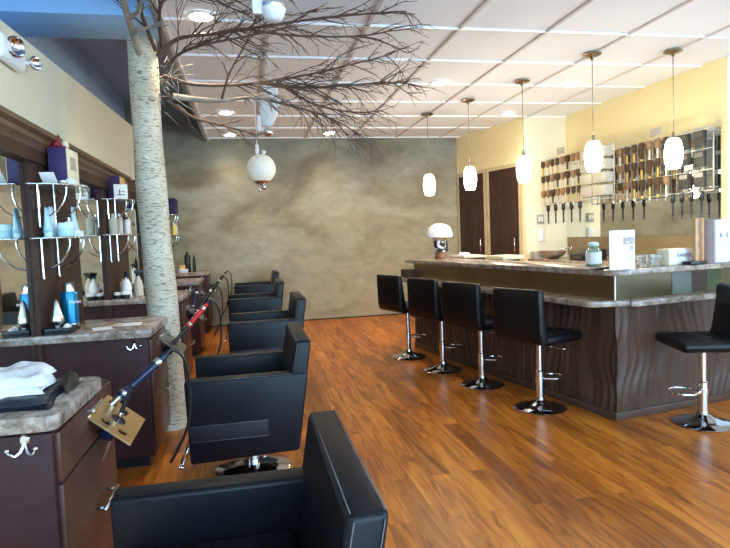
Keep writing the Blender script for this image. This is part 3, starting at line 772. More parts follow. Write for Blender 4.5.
# ------------------------------------------------------------------ styling chairs
def chair(x, y, lift, label):
    t = thing('styling_chair', label, 'chair', (x, y, 0), 0, 'black styling chairs facing the mirrors')
    z = lift
    hw = .325
    # arms
    for s in (-1, 1):
        y0, y1 = (s * hw, s * (hw - .085)); y0, y1 = min(y0, y1), max(y0, y1)
        pts = [(-.305, .205 + z), (.205, .222 + z), (.262, .60 + z), (-.315, .60 + z)]
        a = G().prism(pts, y0, y1, axis='y', bev=.014, seg=3).obj('armrest', M['vinyl'], t)
        yo = s * (hw + .001)
        G().box(-.30, .06, min(yo, yo - s * .006), max(yo, yo - s * .006), .315 + z, .385 + z, bev=.002).obj('quilted_strip', M['vinyl_strip'], a)
        g = G()
        for zz in (.313 + z, .387 + z):
            g.tube([(-.30, yo, zz), (.06, yo, zz)], .0016, 5)
        g.tube([(-.30, s * (hw - .006), .596 + z), (.24, s * (hw - .006), .596 + z)], .0015, 5)
        g.obj('stitching', M['thread'], a)
    G().box(-.30, .15, -hw + .086, hw - .086, .36 + z, .47 + z, bev=.025, seg=3).obj('seat', M['vinyl'], t)
    G().box(-.27, .13, -hw + .086, hw - .086, .235 + z, .362 + z, bev=.01).obj('seat_base', M['vinyl'], t)
    pts = [(.125, .28 + z), (.208, .28 + z), (.285, .755 + z), (.205, .755 + z)]
    b = G().prism(pts, -hw + .003, hw - .003, axis='y', bev=.016, seg=3).obj('backrest', M['vinyl'], t)
    g = G()
    for s in (-1, 1):
        ys = s * (hw - .004)
        for dx in (.012, -.012):
            x0 = .178 if dx > 0 else .258; x1 = .205 if dx > 0 else .285
            g.tube([(x0 + dx, s * (hw - .0025), .605 + z), (x1 + dx, s * (hw - .0025), .742 + z)], .0014, 5)
    g.tube([(.212, -hw + .01, .756 + z), (.212, hw - .01, .756 + z)], .0014, 5); g.tube([(.277, -hw + .01, .756 + z), (.277, hw - .01, .756 + z)], .0014, 5)
    g.obj('stitching', M['thread'], b)
    G().lathe([(0, .03), (.034, .03), (.034, .15), (.024, .16), (.024, .24 + z), (0, .24 + z)], 18, c=(-.02, 0, 0)).obj('hydraulic_post', M['chrome'], t)
    G().lathe([(0, 0), (.195, 0), (.20, .008), (.19, .016), (.06, .032), (0, .034)], 36, c=(-.02, 0, 0)).obj('base_plate', M['chrome_base'], t)
    g = G()
    for s in (-1, 1): g.tube([(-.22, s * .11, .285 + z), (-.33, s * .11, .21 + z), (-.37, s * .11, .13 + z)], .011)
    g.tube([(-.37, -.14, .13 + z), (-.37, .14, .13 + z)], .013)
    g.obj('footrest', M['chrome'], t)
    g = G(); g.tube([(.02, .0, .22 + z), (.10, -.16, .225 + z), (.12, -.22, .23 + z)], .006); g.ball((.122, -.225, .231 + z), .012); g.obj('lift_lever', M['chrome'], t)
    return t
chair(-.06, 1.29, -.035, 'black vinyl styling chair cut off by the bottom edge, nearest the camera')
chair(-.005, 3.09, -.035, 'black vinyl styling chair with a quilted arm strip, second from the camera')
chair(.14, 4.75, 0, 'black vinyl styling chair, third from the camera')
chair(.085, 6.55, .005, 'black vinyl styling chair, fourth from the camera')
chair(.12, 8.10, .03, 'black vinyl styling chair nearest the plaster back wall')

# ------------------------------------------------------------------ birch tree
TX, TY = -.55, 3.97
tree = thing('birch_tree', 'bare birch tree trunk with dark branches spreading under the ceiling', 'tree', (TX, TY, 0))
g = G(); prof = []
rnd = random.Random(3)
pts = []; rad = []
for k in range(25):
    z = k / 24 * 2.50
    pts.append((-.045 * z / 2.5 + .006 * math.sin(z * 3), .0, z)); rad.append(.101 - .012 * z / 2.5 + .003 * math.sin(z * 9))
g.tube(pts, rad, 24)
# knots and branch collars
for (a, z, r) in ((-60, 2.12, .028), (-100, 1.75, .02), (-50, 1.45, .022), (-80, .95, .02)):
    g.ball((-.03 + .088 * math.cos(R(a)), .088 * math.sin(R(a)), z), r, (1, 1, .6))
g.obj('trunk', M['birch'], tree)
def W(px, py, pz): return Vector((px - TX, py - TY, pz))
def smooth_path(P, n=4):
    P = [Vector(p) for p in P]; out = []
    for k in range(len(P) - 1):
        p0 = P[max(k - 1, 0)]; p1 = P[k]; p2 = P[k + 1]; p3 = P[min(k + 2, len(P) - 1)]
        for i in range(n):
            u = i / n
            out.append(.5 * ((2 * p1) + (p2 - p0) * u + (2 * p0 - 5 * p1 + 4 * p2 - p3) * u * u + (3 * p1 - p0 - 3 * p2 + p3) * u ** 3))
    out.append(P[-1]); return out
ZTOP = HC - .03
def clampz(p):
    # keep twigs under the dropped ceiling (the recess over the wall is higher)
    if p.x + TX > -.46 and p.z > ZTOP: p.z = ZTOP - .3 * (p.z - ZTOP) if p.z - ZTOP < .3 else ZTOP - .1
    return p
def twig(g, p, d, L, r, depth, rnd, droop):
    n = 5; pts = [p.copy()]; q = p.copy(); dd = d.normalized()
    for k in range(n):
        dd = (dd + Vector((rnd.gauss(0, .13), rnd.gauss(0, .13), rnd.gauss(0, .10) + droop))).normalized()
        q = clampz(q + dd * (L / n)); pts.append(q.copy())
    g.tube(pts, [max(r * (1 - .75 * k / n), .0016) for k in range(n + 1)], 5 if r > .004 else 4)
    if depth > 0:
        m = max(1, int(L / .075))
        for k in range(m):
            u = rnd.uniform(.2, 1.0) * n; i = min(int(u), n - 1); pp = pts[i].lerp(pts[i + 1], u - i)
            t = (pts[i + 1] - pts[i]).normalized()
            side = Vector((rnd.gauss(0, 1), rnd.gauss(0, 1), rnd.gauss(0, .8))); side = (side - t * side.dot(t)).normalized()
            dn = (t + side * rnd.uniform(.35, .9)).normalized()
            twig(g, pp, dn, L * rnd.uniform(.3, .6), max(r * .55, .0019), depth - 1, rnd, droop)
def bough(P, r0, r1, seed, ntw, Lt, droop=0.0, matm='twig', start=.25, depth=1):
    rnd = random.Random(seed)
    sp = [clampz(Vector(p)) for p in smooth_path(P, 5)]; n = len(sp) - 1
    g = G(); g.tube(sp, [r0 + (r1 - r0) * k / n for k in range(n + 1)], 7, mat=M[matm])
    for k in range(ntw):
        u = (start + (1 - start) * (k + rnd.random()) / ntw) * n; i = min(int(u), n - 1)
        p = sp[i].lerp(sp[i + 1], u - i); t = (sp[i + 1] - sp[i]).normalized()
        side = Vector((rnd.gauss(0, 1), rnd.gauss(0, 1), rnd.gauss(0, .8))); side = (side - t * side.dot(t)).normalized()
        f = u / n
        twig(g, p, (t + side * rnd.uniform(.3, .85)).normalized(), Lt * rnd.uniform(.5, 1.1) * (1 - .45 * f), max(r1 * 1.3, .0035), depth, rnd, droop)
    bmesh.ops.recalc_face_normals(g.bm, faces=g.bm.faces)
    # twigs take the dark material
    mi = g._mi(M['twig'])
    if M[matm] is not M['twig']:
        pass
    return g.obj('branch', None, tree, smooth=80)
# boughs in world metres
bough([W(-.59, 3.95, 2.36), W(-.60, 3.75, 2.46), W(-.595, 3.45, 2.54), W(-.575, 3.15, 2.59), W(-.56, 2.9, 2.63)], .024, .012, 1, 9, .35, .02, 'bough')
bough([W(-.50, 3.95, 2.40), W(-.36, 3.92, 2.50), W(-.15, 3.9, 2.53), W(.10, 3.85, 2.555), W(.45, 3.8, 2.60), W(.80, 3.75, 2.63), W(1.08, 3.7, 2.64)], .015, .004, 2, 24, .50, -.02, 'twig', .2)
bough([W(.05, 3.85, 2.55), W(.30, 3.92, 2.545), W(.55, 3.95, 2.55), W(.80, 3.95, 2.56), W(.98, 3.95, 2.59), W(1.08, 3.95, 2.63)], .009, .004, 3, 9, .40, -.03, 'twig', .2)
bough([W(.80, 3.95, 2.56), W(.93, 3.95, 2.54), W(1.05, 3.95, 2.50), W(1.15, 3.95, 2.46), W(1.22, 3.95, 2.49)], .006, .003, 4, 5, .14, 0, 'twig', .2)
bough([W(-.47, 3.97, 2.28), W(-.30, 4.0, 2.24), W(-.05, 4.05, 2.25), W(.20, 4.05, 2.28), W(.50, 4.08, 2.34), W(.80, 4.1, 2.42), W(1.08, 4.12, 2.50)], .014, .004, 5, 30, .55, -.03, 'twig', .3)
bough([W(-.42, 3.96, 2.15), W(-.30, 4.0, 2.145), W(-.12, 4.05, 2.15), W(.06, 4.08, 2.18), W(.20, 4.1, 2.17)], .022, .012, 6, 5, .35, -.05, 'bough', .5)
bough([W(.15, 4.1, 2.175), W(.35, 4.12, 2.13), W(.55, 4.15, 2.08), W(.72, 4.2, 2.02), W(.85, 4.25, 1.95)], .010, .003, 7, 22, .40, -.06, 'twig', .1)
bough([W(.18, 4.08, 2.27), W(.45, 4.05, 2.24), W(.75, 4.05, 2.26), W(1.0, 4.05, 2.28), W(1.16, 4.05, 2.28)], .011, .004, 8, 28, .45, -.03, 'twig', .1)
bough([W(-.46, 3.9, 2.44), W(-.40, 3.5, 2.56), W(-.20, 3.45, 2.60), W(.02, 3.4, 2.62), W(.2, 3.35, 2.66)], .012, .005, 9, 18, .45, -.02, 'twig', .15)
bough([W(-.45, 3.9, 2.30), W(-.35, 3.7, 2.33), W(-.2, 3.6, 2.36), W(.05, 3.55, 2.40), W(.30, 3.5, 2.44)], .011, .004, 10, 20, .45, -.02, 'twig', .2)
bough([W(-.45, 3.95, 2.12), W(-.32, 4.1, 2.05), W(-.15, 4.2, 2.02), W(.02, 4.3, 1.99), W(.12, 4.4, 1.98)], .012, .004, 11, 9, .35, -.03, 'twig', .15)
bough([W(-.12, 4.05, 2.15), W(-.05, 3.9, 2.3), W(.06, 3.8, 2.45), W(.12, 3.75, 2.58)], .009, .004, 12, 6, .3, 0, 'twig', .2)
bough([W(.25, 4.05, 2.28), W(.50, 4.2, 2.17), W(.80, 4.3, 2.13), W(1.05, 4.35, 2.15)], .010, .003, 13, 24, .40, -.05, 'twig', .1)
bough([W(-.50, 3.9, 2.42), W(-.53, 3.6, 2.55), W(-.5, 3.4, 2.7), W(-.48, 3.3, 2.9)], .014, .006, 14, 10, .35, 0, 'twig', .2)
g = G(); rr = random.Random(5)
for k in range(26):
    p = Vector((.09 + rr.gauss(0, .03), -.04 + rr.gauss(0, .05), 2.24 + rr.gauss(0, .09)))
    twig(g, p, Vector((rr.uniform(.2, 1), rr.gauss(0, .6), rr.gauss(0, .6))), rr.uniform(.08, .2), .004, 0, rr, -.03)
g.obj('branch_stubs', M['bough'], tree, smooth=80)

# ------------------------------------------------------------------ hanging ornaments along the ceiling
t = thing('hanging_globe', 'frosted white globe with a chrome cap hanging before the plaster wall', 'hanging ornament', (.178, 6.0, 1.93))
G().ball((0, 0, 0), .145, u=28, v=18).obj('globe', M['frost'], t)
G().lathe([(.0, -.165), (.03, -.16), (.06, -.148), (.085, -.125), (.082, -.118), (0, -.13)], 20).obj('chrome_cap', M['chrome'], t)
g = G(); g.ball((.02, 0, -.185), .026); g.ball((-.02, 0, -.215), .016); g.obj('droplet', M['chrome'], t)
g = G(); g.tube([(-.03, 0, .13), (-.035, 0, HC - 1.93)], .005); g.box(-.05, -.015, -.012, .012, .15, .24, bev=.004); g.ball((.03, 0, .165), .022)
g.obj('hanger', M['white'], t)
t = thing('hanging_ornament', 'translucent leaf-shaped ornament hanging below the branches', 'hanging ornament', (.215, 4.95, 2.14))
g = G(); n = 14
prof = [(.0, .0), (.045, .03), (.075, .12), (.085, .22), (.06, .34), (.02, .40), (.0, .41)]
g.lathe(prof, 18, xf=Matrix.Diagonal((1, .35, 1, 1)) @ Matrix.Rotation(R(6), 4, 'Y')); g.obj('leaf_body', M['leafcloth'], t)
G().ball((.0, 0, -.035), .042).obj('chrome_ball', M['chrome'], t)
G().tube([(.04, 0, .40), (.04, 0, HC - 2.14)], .004).obj('hanger', M['white'], t)
g = G(); g.box(-.085, -.05, -.01, .01, -.03, .10, bev=.003); g.tube([(-.065, 0, .02), (0, 0, .03)], .004); g.obj('tag', M['white'], t)
t = thing('hanging_ornament', 'chrome ball ornament on a white cup hanging at the top edge of the picture', 'hanging ornament', (.20, 3.20, 2.44))
G().ball((0, 0, .01), .068, u=24, v=16).obj('chrome_ball', M['chrome'], t)
G().lathe([(0, -.075), (.03, -.075), (.05, -.06), (.062, -.03), (.066, -.01), (0, -.02)], 20).obj('cup', M['white'], t)
g = G(); g.tube([(0, 0, .07), (0, 0, HC - 2.44)], .005); g.box(-.11, -.05, -.01, .01, -.04, .16, bev=.003); g.tube([(-.05, 0, .05), (0, 0, .09)], .004); g.obj('hanger', M['white'], t)

# ------------------------------------------------------------------ bar
PH = math.atan(.167)
C0 = (2.21, 3.205)
bar = thing('bar_counter', 'dark brown L-shaped bar with wavy carved panels below the granite ledge', 'bar', (C0[0], C0[1], 0), PH)
LF, LS = 2.85, 1.12     # lengths of front and side legs
def wavy(s0, s1, z0, z1, seed, axis):
    g = G(); rnd = random.Random(seed)
    ns = int((s1 - s0) / .0065); nz = 34
    ph = [rnd.uniform(0, 6.28) for _ in range(6)]
    rows = []
    for i in range(ns + 1):
        s = s0 + (s1 - s0) * i / ns; col = []
        for j in range(nz + 1):
            z = z0 + (z1 - z0) * j / nz
            w = .022 * math.sin(9 * z + 3.1 * s + ph[0]) + .014 * math.sin(17 * z - 6 * s + ph[1]) + .010 * math.sin(5 * z + 14 * s + ph[2])
            f = 2 * PI * (s + w) / .062
            am = .55 + .45 * math.sin(7 * s + 4 * z + ph[3])
            d = .015 * am * (1 - abs(math.sin(f / 2))) ** 1.0 + .004 * math.sin(f * .37 + ph[4])
            if axis == 'front': col.append(g.bm.verts.new((-.004 - d, s, z)))
            else: col.append(g.bm.verts.new((s, -.004 - d, z)))
        rows.append(col)
    for a, b in zip(rows, rows[1:]):
        for j in range(nz):
            q = (a[j], b[j], b[j + 1], a[j + 1])
            g.bm.faces.new(q if axis == 'side' else q[::-1])
    return g
G().prism([(0, 0), (LS, 0), (LS, .30), (.30, .30), (.30, LF), (0, LF)], .0, .712).obj('bar_body', M['barpanel'], bar)
wavy(0, LF, .05, .712, 1, 'front').obj('front_panel', M['barpanel'], bar, smooth=180)
wavy(0, LS, .05, .712, 2, 'side').obj('side_panel', M['barpanel'], bar, smooth=180)
g = G(); g.prism([(-.022, -.022), (LS, -.022), (LS, 0), (0, 0), (0, LF), (-.022, LF)], 0, .05, bev=.003); g.obj('plinth', M['barpanel'], bar)
G().prism([(.0, .0), (.03, .03), (.03, LF), (.0, LF)], .752, .902).obj('riser_panel', M['bronze'], bar)
G().prism([(.0005, .0), (LS, .0), (LS, .03), (.0305, .03)], .752, .902).obj('side_riser_panel', M['bronze_dark'], bar)
G().box(-.003, .004, -.003, .004, .752, .902).obj('corner_strip', M['white_metal'], bar)
# end return of the bar at the far end
G().box(-.10, .0, LF - .02, LF + .12, .752, .84).obj('end_block', M['barpanel'], bar)
# granite ledge
pts = [(.028, LF), (-.165, LF), (-.165, .16)] + arc(-.075, .10, .09, 180, 262, 6) + [(-.02, -.012), (.03, -.022), (.075, -.05)] + arc(.13, .005, .095, 225, 270, 4) + [(LS + .03, -.09), (LS + .03, .0), (.0, .0), (.0, .028)]
pts = [(0, LF), (-.165, LF), (-.165, .16)] + arc(-.075, .10, .09, 180, 262, 6) + [(-.02, -.012), (.03, -.022), (.075, -.05)] + arc(.13, .005, .095, 225, 270, 4) + [(LS + .03, -.09), (LS + .03, .0), (0, 0)]
G().prism(pts, .713, .751, bev=.007).obj('bar_ledge', M['granite'], bar, label='lower brown granite ledge')
pts = [(-.035, 3.0), (-.035, .05)] + arc(.06, .055, .095, 180, 270, 6) + [(LS + .02, -.04), (LS + .02, .36), (.50, .36)] + arc(.50, .46, .10, 270, 180, 4) + [(.42, 3.0)]
G().prism(pts, .903, .940, bev=.008).obj('bar_top', M['granite'], bar, label='raised brown granite top')
# pony wall end
g = G().box(LS + .031, LS + .45, .02, .14, 0, .90).obj('wall_right', M['whitewall']); structure(g); g.location = (C0[0], C0[1], 0); g.rotation_euler = (0, 0, PH)
g = G().box(LS + .031, LS + .45, .005, .02, 0, .085).obj('baseboard_right', M['black']); structure(g); g.location = (C0[0], C0[1], 0); g.rotation_euler = (0, 0, PH)
# green, pale and brown reflections painted onto the side riser as thin plates
o = G().box(.78, .91, -.004, .0, .760, .896).obj('green_pane', M['greencard'], bar)
o = G().box(.47, .64, -.003, .0, .760, .896).obj('pale_pane', M['pane'], bar)
o = G().box(.64, .78, -.003, .0, .760, .896).obj('brown_pane', M['darkwood'], bar)

ZB = .941
cP, sP = math.cos(PH), math.sin(PH)
def bl(x, y, z=ZB): return (C0[0] + x * cP - y * sP, C0[1] + x * sP + y * cP, z)
# dome lamp / dispenser
t = thing('dome_dispenser', 'white domed dispenser with a cow-spotted cup at the far end of the bar top', 'dispenser', (2.06, 6.08, ZB))
G().lathe([(0, 0), (.055, 0), (.06, .008), (.052, .03), (.05, .055), (.056, .07), (0, .07)], 20).obj('base', M['brownbase'], t)
G().lathe([(0, .07), (.055, .07), (.064, .12), (.066, .195), (0, .195)], 20).obj('cup', M['cow'], t)
G().lathe([(0, .195), (.07, .195), (.085, .245), (0, .245)], 20).obj('glass_ring', M['clearglass'], t)
G().lathe([(0, .24), (.135, .225), (.145, .235), (.142, .27), (.12, .335), (.085, .358), (.045, .374), (0, .379)], 28).obj('dome', M['white'], t)
G().tube([(.13, 0, .235), (.16, 0, .23)], .010).obj('knob', M['black'], t)
G().box(.05, .09, -.02, .02, .07, .19, bev=.006).obj('handle', M['black'], t)
for k, (px, py, rz, sx, sy, sz, mt, lb) in enumerate((
        (2.30, 5.95, .2, .22, .30, .03, 'tanplastic', 'stack of tan papers beside the domed dispenser'),
        (2.42, 5.88, -.3, .16, .20, .018, 'creamcard', 'cream leaflet pile right of the tan papers'),
        (2.42, 5.22, .15, .24, .30, .035, 'creamcard', 'cream magazine lying on the bar top before the doors'))):
    boxthing('paper_pile' if k < 2 else 'magazine', lb, 'papers', (px, py, ZB), (sx, sy, sz), M[mt], rz, bev=.003)
g = G(); blob_cloth(g, -.05, .05, -.06, .06, 0, .02, 21, 10, 10, amp=.006)
o = g.obj('napkin', M['towel'], smooth=80); tag(o, 'crumpled white napkin on the tan papers', 'napkin', None, (2.28, 5.95, ZB + .031))
t = thing('glass_jar', 'green-topped glass jar with a pale label on the bar top', 'jar', (2.335, 3.62, ZB))
G().lathe([(0, 0), (.046, 0), (.051, .006), (.051, .095), (.042, .115), (.030, .125), (.030, .14), (0, .14)], 22).obj('body', M['jar_green'], t)
G().lathe([(.0515, .015), (.0525, .016), (.0525, .095), (.0515, .096)], 22).obj('label', M['label'], t)
G().lathe([(0, .14), (.034, .14), (.036, .155), (.026, .165), (0, .168)], 20).obj('lid', M['paleblue2'], t)
# sign
t = thing('sign_holder', 'white sign with a small photograph in a clear holder on the bar top corner', 'sign', (2.23, 3.16, ZB), R(2))
G().box(-.088, .088, -.003, .003, .004, .242).obj('sign_sheet', M['whitecard'], t)
G().box(-.09, .09, -.035, .035, 0, .004, bev=.001).obj('stand', M['clearglass'], t)
G().box(.006, .084, -.0042, -.003, .155, .20).obj('photograph', M['photo'], t)
G().box(.03, .082, -.0042, -.003, .055, .118).obj('olive_panel', M['olive'], t)
g = G(); 
for q in range(3): g.box(.05, .078, -.0042, -.003, .122 + q * .008, .126 + q * .008)
g.obj('print_line', M['bluegreybox'], t)
# glasses
for k, (px, py, r) in enumerate(((2.50, 3.37, .042), (2.60, 3.40, .044), (2.56, 3.29, .040))):
    o = G().lathe([(0, 0), (r * .8, 0), (r, .06), (r, .075), (r * .93, .075), (r * .93, .06), (r * .7, .008), (0, .008)], 20).obj('glass_bowl', M['clearglass'])
    tag(o, ['small clear glass bowl nearest the white sign', 'clear glass bowl beside the white carton', 'clear glass bowl in front of the other two bowls'][k], 'bowl', 'clear glass bowls on the bar top', (px, py, ZB))
t = thing('carton', 'cream carton with printed lettering on the bar top before the wire rack', 'box', (2.79, 3.40, ZB), R(8))
G().box(-.10, .10, -.05, .05, 0, .105, bev=.003).obj('carton_body', M['creamcard'], t)
G().box(-.035, .101, -.0515, -.05, .008, .10).obj('front_label', M['whitecard'], t)
text('lettering', 'RANDZE', .034, M['ink'], t, (.035, -.053, .06), (PI / 2, 0, 0))
g = G(); g.box(-.07, .07, -.035, .035, 0, .022, bev=.004)
tag(g.obj('black_tray', M['black']), 'flat black tray in front of the lettered carton', 'tray', None, (2.86, 3.30, ZB), (0, 0, R(8)))
o = boxthing('grain_board', 'wavy-grained orange wooden board standing upright on the bar top', 'board', (2.885, 3.30, ZB), (.075, .03, .30), M['board'], R(8))
t = thing('paper_roll', 'tall mauve rolled poster standing beside the grained board', 'roll', (2.985, 3.345, ZB))
G().lathe([(0, 0), (.042, 0), (.046, .02), (.046, .292), (.04, .294), (0, .285)], 22).obj('roll', M['mauve'], t)
t = thing('paper_bag', 'white paper bag with dark letters at the wall end of the bar top', 'bag', (3.13, 3.40, ZB), R(14))
g = G(); g.prism([(-.085, -.04), (.10, -.04), (.10, .04), (-.085, .04)], 0, .285, bev=.004); g.obj('bag_body', M['bluewhite'], t)
text('lettering', 'K', .045, M['ink'], t, (-.03, -.042, .18), (PI / 2, R(-8), 0)); text('lettering', 'E', .045, M['ink'], t, (.035, -.042, .18), (PI / 2, R(-8), 0))
# ------------------------------------------------------------------ bar stools
def stool_proto(label):
    t = thing('bar_stool', label, 'bar stool', (0, 0, 0), 0, 'black bar stools around the bar')
    W2 = .205
    G().box(-.19, .20, -W2, W2, .468, .53, bev=.028, seg=4).obj('seat', M['vinyl_stool'], t)
    pts = [(-.205, .485), (-.15, .462), (-.13, .52), (-.145, .57), (-.165, .70), (-.175, .825), (-.225, .832), (-.222, .70), (-.218, .55)]
    b = G().prism(pts, -W2, W2, axis='y', bev=.018, seg=3).obj('backrest', M['vinyl_stool'], t)
    g = G()
    for s in (-.07, .07): g.tube([(-.15, s, .531), (.17, s, .531)], .003, 5)
    for s in (-.05, .07): g.tube([(s, -.17, .531), (s, .17, .531)], .003, 5)
    g.obj('seat_seam', M['vinyl_stool'], t)
    G().box(-.08, .08, -.08, .08, .45, .47, bev=.004).obj('seat_plate', M['black'], t)
    G().lathe([(0, .03), (.026, .03), (.026, .255), (.019, .26), (.019, .455), (0, .455)], 18).obj('post', M['chrome'], t)
    G().lathe([(0, 0), (.168, 0), (.172, .006), (.165, .012), (.11, .026), (.055, .042), (.034, .06), (.032, .075), (0, .075)], 40).obj('base', M['chrome_base'], t)
    g = G()
    ringp = [(.02 + .0, -.012, .20)] + [(.115 + .085 * math.cos(R(a)), .085 * math.sin(R(a)), .20) for a in range(-150, 151, 20)] + [(.02, .012, .20)]
    g.tube(ringp, .0075, 8); g.lathe([(0, .185), (.03, .185), (.03, .215), (0, .215)], 16)
    g.obj('footrest_ring', M['chrome'], t)
    g = G(); g.tube([(.02, -.03, .43), (.03, -.14, .425), (.03, -.19, .425)], .005); g.obj('lift_lever', M['chrome'], t)
    return t
sp = stool_proto('black bar stool at the near end of the bar front, fourth from the plaster wall')
sp.location = (1.893, 3.581, 0); sp.rotation_euler = (0, 0, PH + .2)
for (x, y, r, lb) in ((1.766, 4.276, PH + .2, 'black bar stool third from the plaster wall along the bar front'), (1.648, 4.873, PH + .17, 'black bar stool second from the plaster wall along the bar front'),
                      (1.517, 5.523, PH + .15, 'black bar stool nearest the plaster wall at the far end of the bar'), (2.645, 2.99, PI - .28, 'black bar stool turned sideways by itself at the end panel of the bar')):
    dup(sp, (x, y, 0), (0, 0, r), lb)

# ------------------------------------------------------------------ pendants and downlights
def pendant_proto():
    t = thing('pendant_lamp', 'x', 'pendant lamp', (0, 0, 0), 0, 'opal glass pendant lamps over the bar')
    G().lathe([(0, 0), (.075, 0), (.078, -.008), (.06, -.018), (.02, -.026), (.008, -.05), (0, -.05)], 24).obj('canopy', M['brownmetal'], t)
    G().tube([(0, 0, -.03), (0, 0, -.70)], .0035, 6).obj('cord', M['brownmetal'], t)
    G().lathe([(0, -.675), (.012, -.68), (.014, -.72), (.022, -.735), (0, -.735)], 14).obj('socket', M['brownmetal'], t)
    G().lathe([(0, -.73), (.042, -.732), (.060, -.76), (.072, -.82), (.074, -.87), (.066, -.94), (.050, -.985), (.046, -.985), (0, -.978)], 24).obj('glass_shade', M['shade'], t)
    return t
PEND = [(2.228, 6.898, 'opal pendant lamp nearest the plaster back wall'), (2.472, 6.175, 'second opal pendant lamp from the plaster back wall, before the doors'), (2.723, 5.386, 'middle opal pendant lamp of the row of five'),
        (2.935, 4.532, 'opal pendant lamp in front of the left wire rack'), (3.609, 4.401, 'opal pendant lamp in front of the right wire rack')]
pp = pendant_proto()
def lamp(kind, name, loc, energy, color, **kw):
    l = bpy.data.lights.new(name, kind); l.energy = energy; l.color = color
    for k, v in kw.items(): setattr(l, k, v)
    o = bpy.data.objects.new(name, l); COL.objects.link(o); o.location = loc
    return o
for k, (x, y, lb) in enumerate(PEND):
    if k == 0: pp.location = (x, y, HC); pp['label'] = lb
    else: dup(pp, (x, y, HC), None, lb)
    lamp('POINT', 'pendant_light', (x, y, HC - 1.05), 14, (1, .86, .62), shadow_soft_size=.06)
CANS = [(-.219, 4.006, 'recessed downlight glowing among the birch branches'), (-.16, 6.883, 'recessed downlight behind the hanging leaf ornament, second along the wall side'), (-.154, 8.273, 'recessed downlight close to the plaster wall, beside the recess'),
        (1.201, 8.184, 'recessed downlight close to the plaster wall, beyond the branch tips'), (1.918, 5.501, 'recessed downlight between the branch tips and the pendants'), (3.322, 5.505, 'recessed downlight near the left wire rack'), (3.28, 6.882, 'recessed downlight near the wall corner by the doors')]
def can_proto():
    t = thing('downlight', 'x', 'downlight', (0, 0, 0), 0, 'recessed downlights in the ceiling')
    G().lathe([(.075, .0), (.10, -.006), (.105, .0), (.10, .01), (.075, .01)], 28, caps=False).obj('trim_ring', M['white_metal'], t)
    G().lathe([(0, -.003), (.07, -.002), (.076, .002), (.076, .009), (0, .009)], 24).obj('lens', M['lamp'], t)
    return t
cp = can_proto()
for k, (x, y, lb) in enumerate(CANS):
    if k == 0: cp.location = (x, y, HC - .002); cp['label'] = lb
    else: dup(cp, (x, y, HC - .002), None, lb)
    lamp('SPOT', 'downlight_beam', (x, y, HC - .02), 22 if y > 8 else (30 if x > 3 else 55), (1, .87, .66), spot_size=R(125), spot_blend=.8, shadow_soft_size=.07)

# emergency light on the left wall
t = thing('emergency_light', 'white emergency light with two chrome lamp heads high on the cream wall', 'emergency light', (WX, 3.18, 2.15))
G().box(0, .055, -.20, .10, -.06, .06, bev=.027, seg=4).obj('housing', M['white_metal'], t)
for yy, r in ((-.09, .050), (.17, .036)):
    h = G().lathe([(0, -.03), (r * .7, -.03), (r, .0), (r, .018), (r * .9, .022), (r * .75, .01), (0, -.004)], 24, xf=Matrix.Translation((.062, yy, .015)) @ Matrix.Rotation(R(-35), 4, 'Z') @ Matrix.Rotation(R(95), 4, 'Y')).obj('lamp_head', M['chrome'], t)
G().tube([(.03, .09, .0), (.055, .17, .01)], .012).obj('arm', M['white_metal'], t)
# switch plates on the return wall
for k, (x0, x1, z0, z1) in enumerate(((3.74, 3.83, 1.29, 1.41), (3.74, 3.83, 1.06, 1.22))):
    o = G().box(x0, x1, 7.045, 7.075, z0, z1, bev=.003).obj('switch_plate', M['greybox'] if k == 0 else M['whitecard'])
    o.location = (0, 0, 0); 
    g = G()
    for q in range(2): g.box(x0 + .015 + q * .035, x0 + .04 + q * .035, 7.04, 7.048, z0 + .03, z1 - .03, bev=.002)
    g.obj('rocker', M['white'], o)
    tag(o, ['grey switch plate on the bright return wall beside the mirror', 'white switch plate below the grey one on the bright return wall'][k], 'switch')

# ------------------------------------------------------------------ mirror wall on the right
def ln(y): # x on the mirror wall plane
    return C1.x + (C2.x - C1.x) * (y - C1.y) / (C2.y - C1.y)
q = [(ln(4.58) - .012, 4.58), (ln(7.03) - .012, 7.03), (ln(7.03) - .002, 7.03), (ln(4.58) - .002, 4.58)]
o = G().prism(q, 1.10, 2.08).obj('bar_mirror', M['mirror']); tag(o, 'long wall mirror behind the wire racks of brushes', 'mirror')
q = [(ln(4.55) - .016, 4.55), (ln(7.03) - .016, 7.03), (ln(7.03) - .002, 7.03), (ln(4.55) - .002, 4.55)]
structure(G().prism(q, .86, 1.097).obj('trim_14', M['tan']))
t = thing('back_counter', 'low brown back counter under the long mirror, behind the bar', 'counter', (0, 0, 0))
G().box(3.62, 4.14, 4.62, 7.02, 0, .80).obj('cabinet_body', M['cabinet'], t)
G().box(3.58, 4.145, 4.60, 7.03, .80, .84, bev=.005).obj('worktop', M['granite'], t)
t = thing('sink_faucet', 'chrome faucet on the back counter behind the bar', 'faucet', (3.85, 6.45, .841))
g = G(); g.lathe([(0, 0), (.03, 0), (.028, .015), (.014, .02), (.014, .10), (0, .10)], 16); g.tube([(0, 0, .09), (-.02, 0, .135), (-.07, 0, .14), (-.13, 0, .125)], [.012, .012, .011, .01]); g.obj('spout', M['chrome'], t)
G().tube([(.0, 0, .10), (.03, .02, .15)], .008).obj('lever', M['chrome'], t)
o = G().lathe([(0, 0), (.07, 0), (.15, .05), (.17, .10), (.16, .10), (.14, .055), (.06, .012), (0, .012)], 28).obj('steel_bowl', M['steel']); tag(o, 'wide steel bowl on the back counter by the return wall', 'bowl', None, (3.80, 6.78, .841))
t = thing('coffee_machine', 'low black appliance on the back counter beside the faucet', 'appliance', (3.85, 6.08, .841))
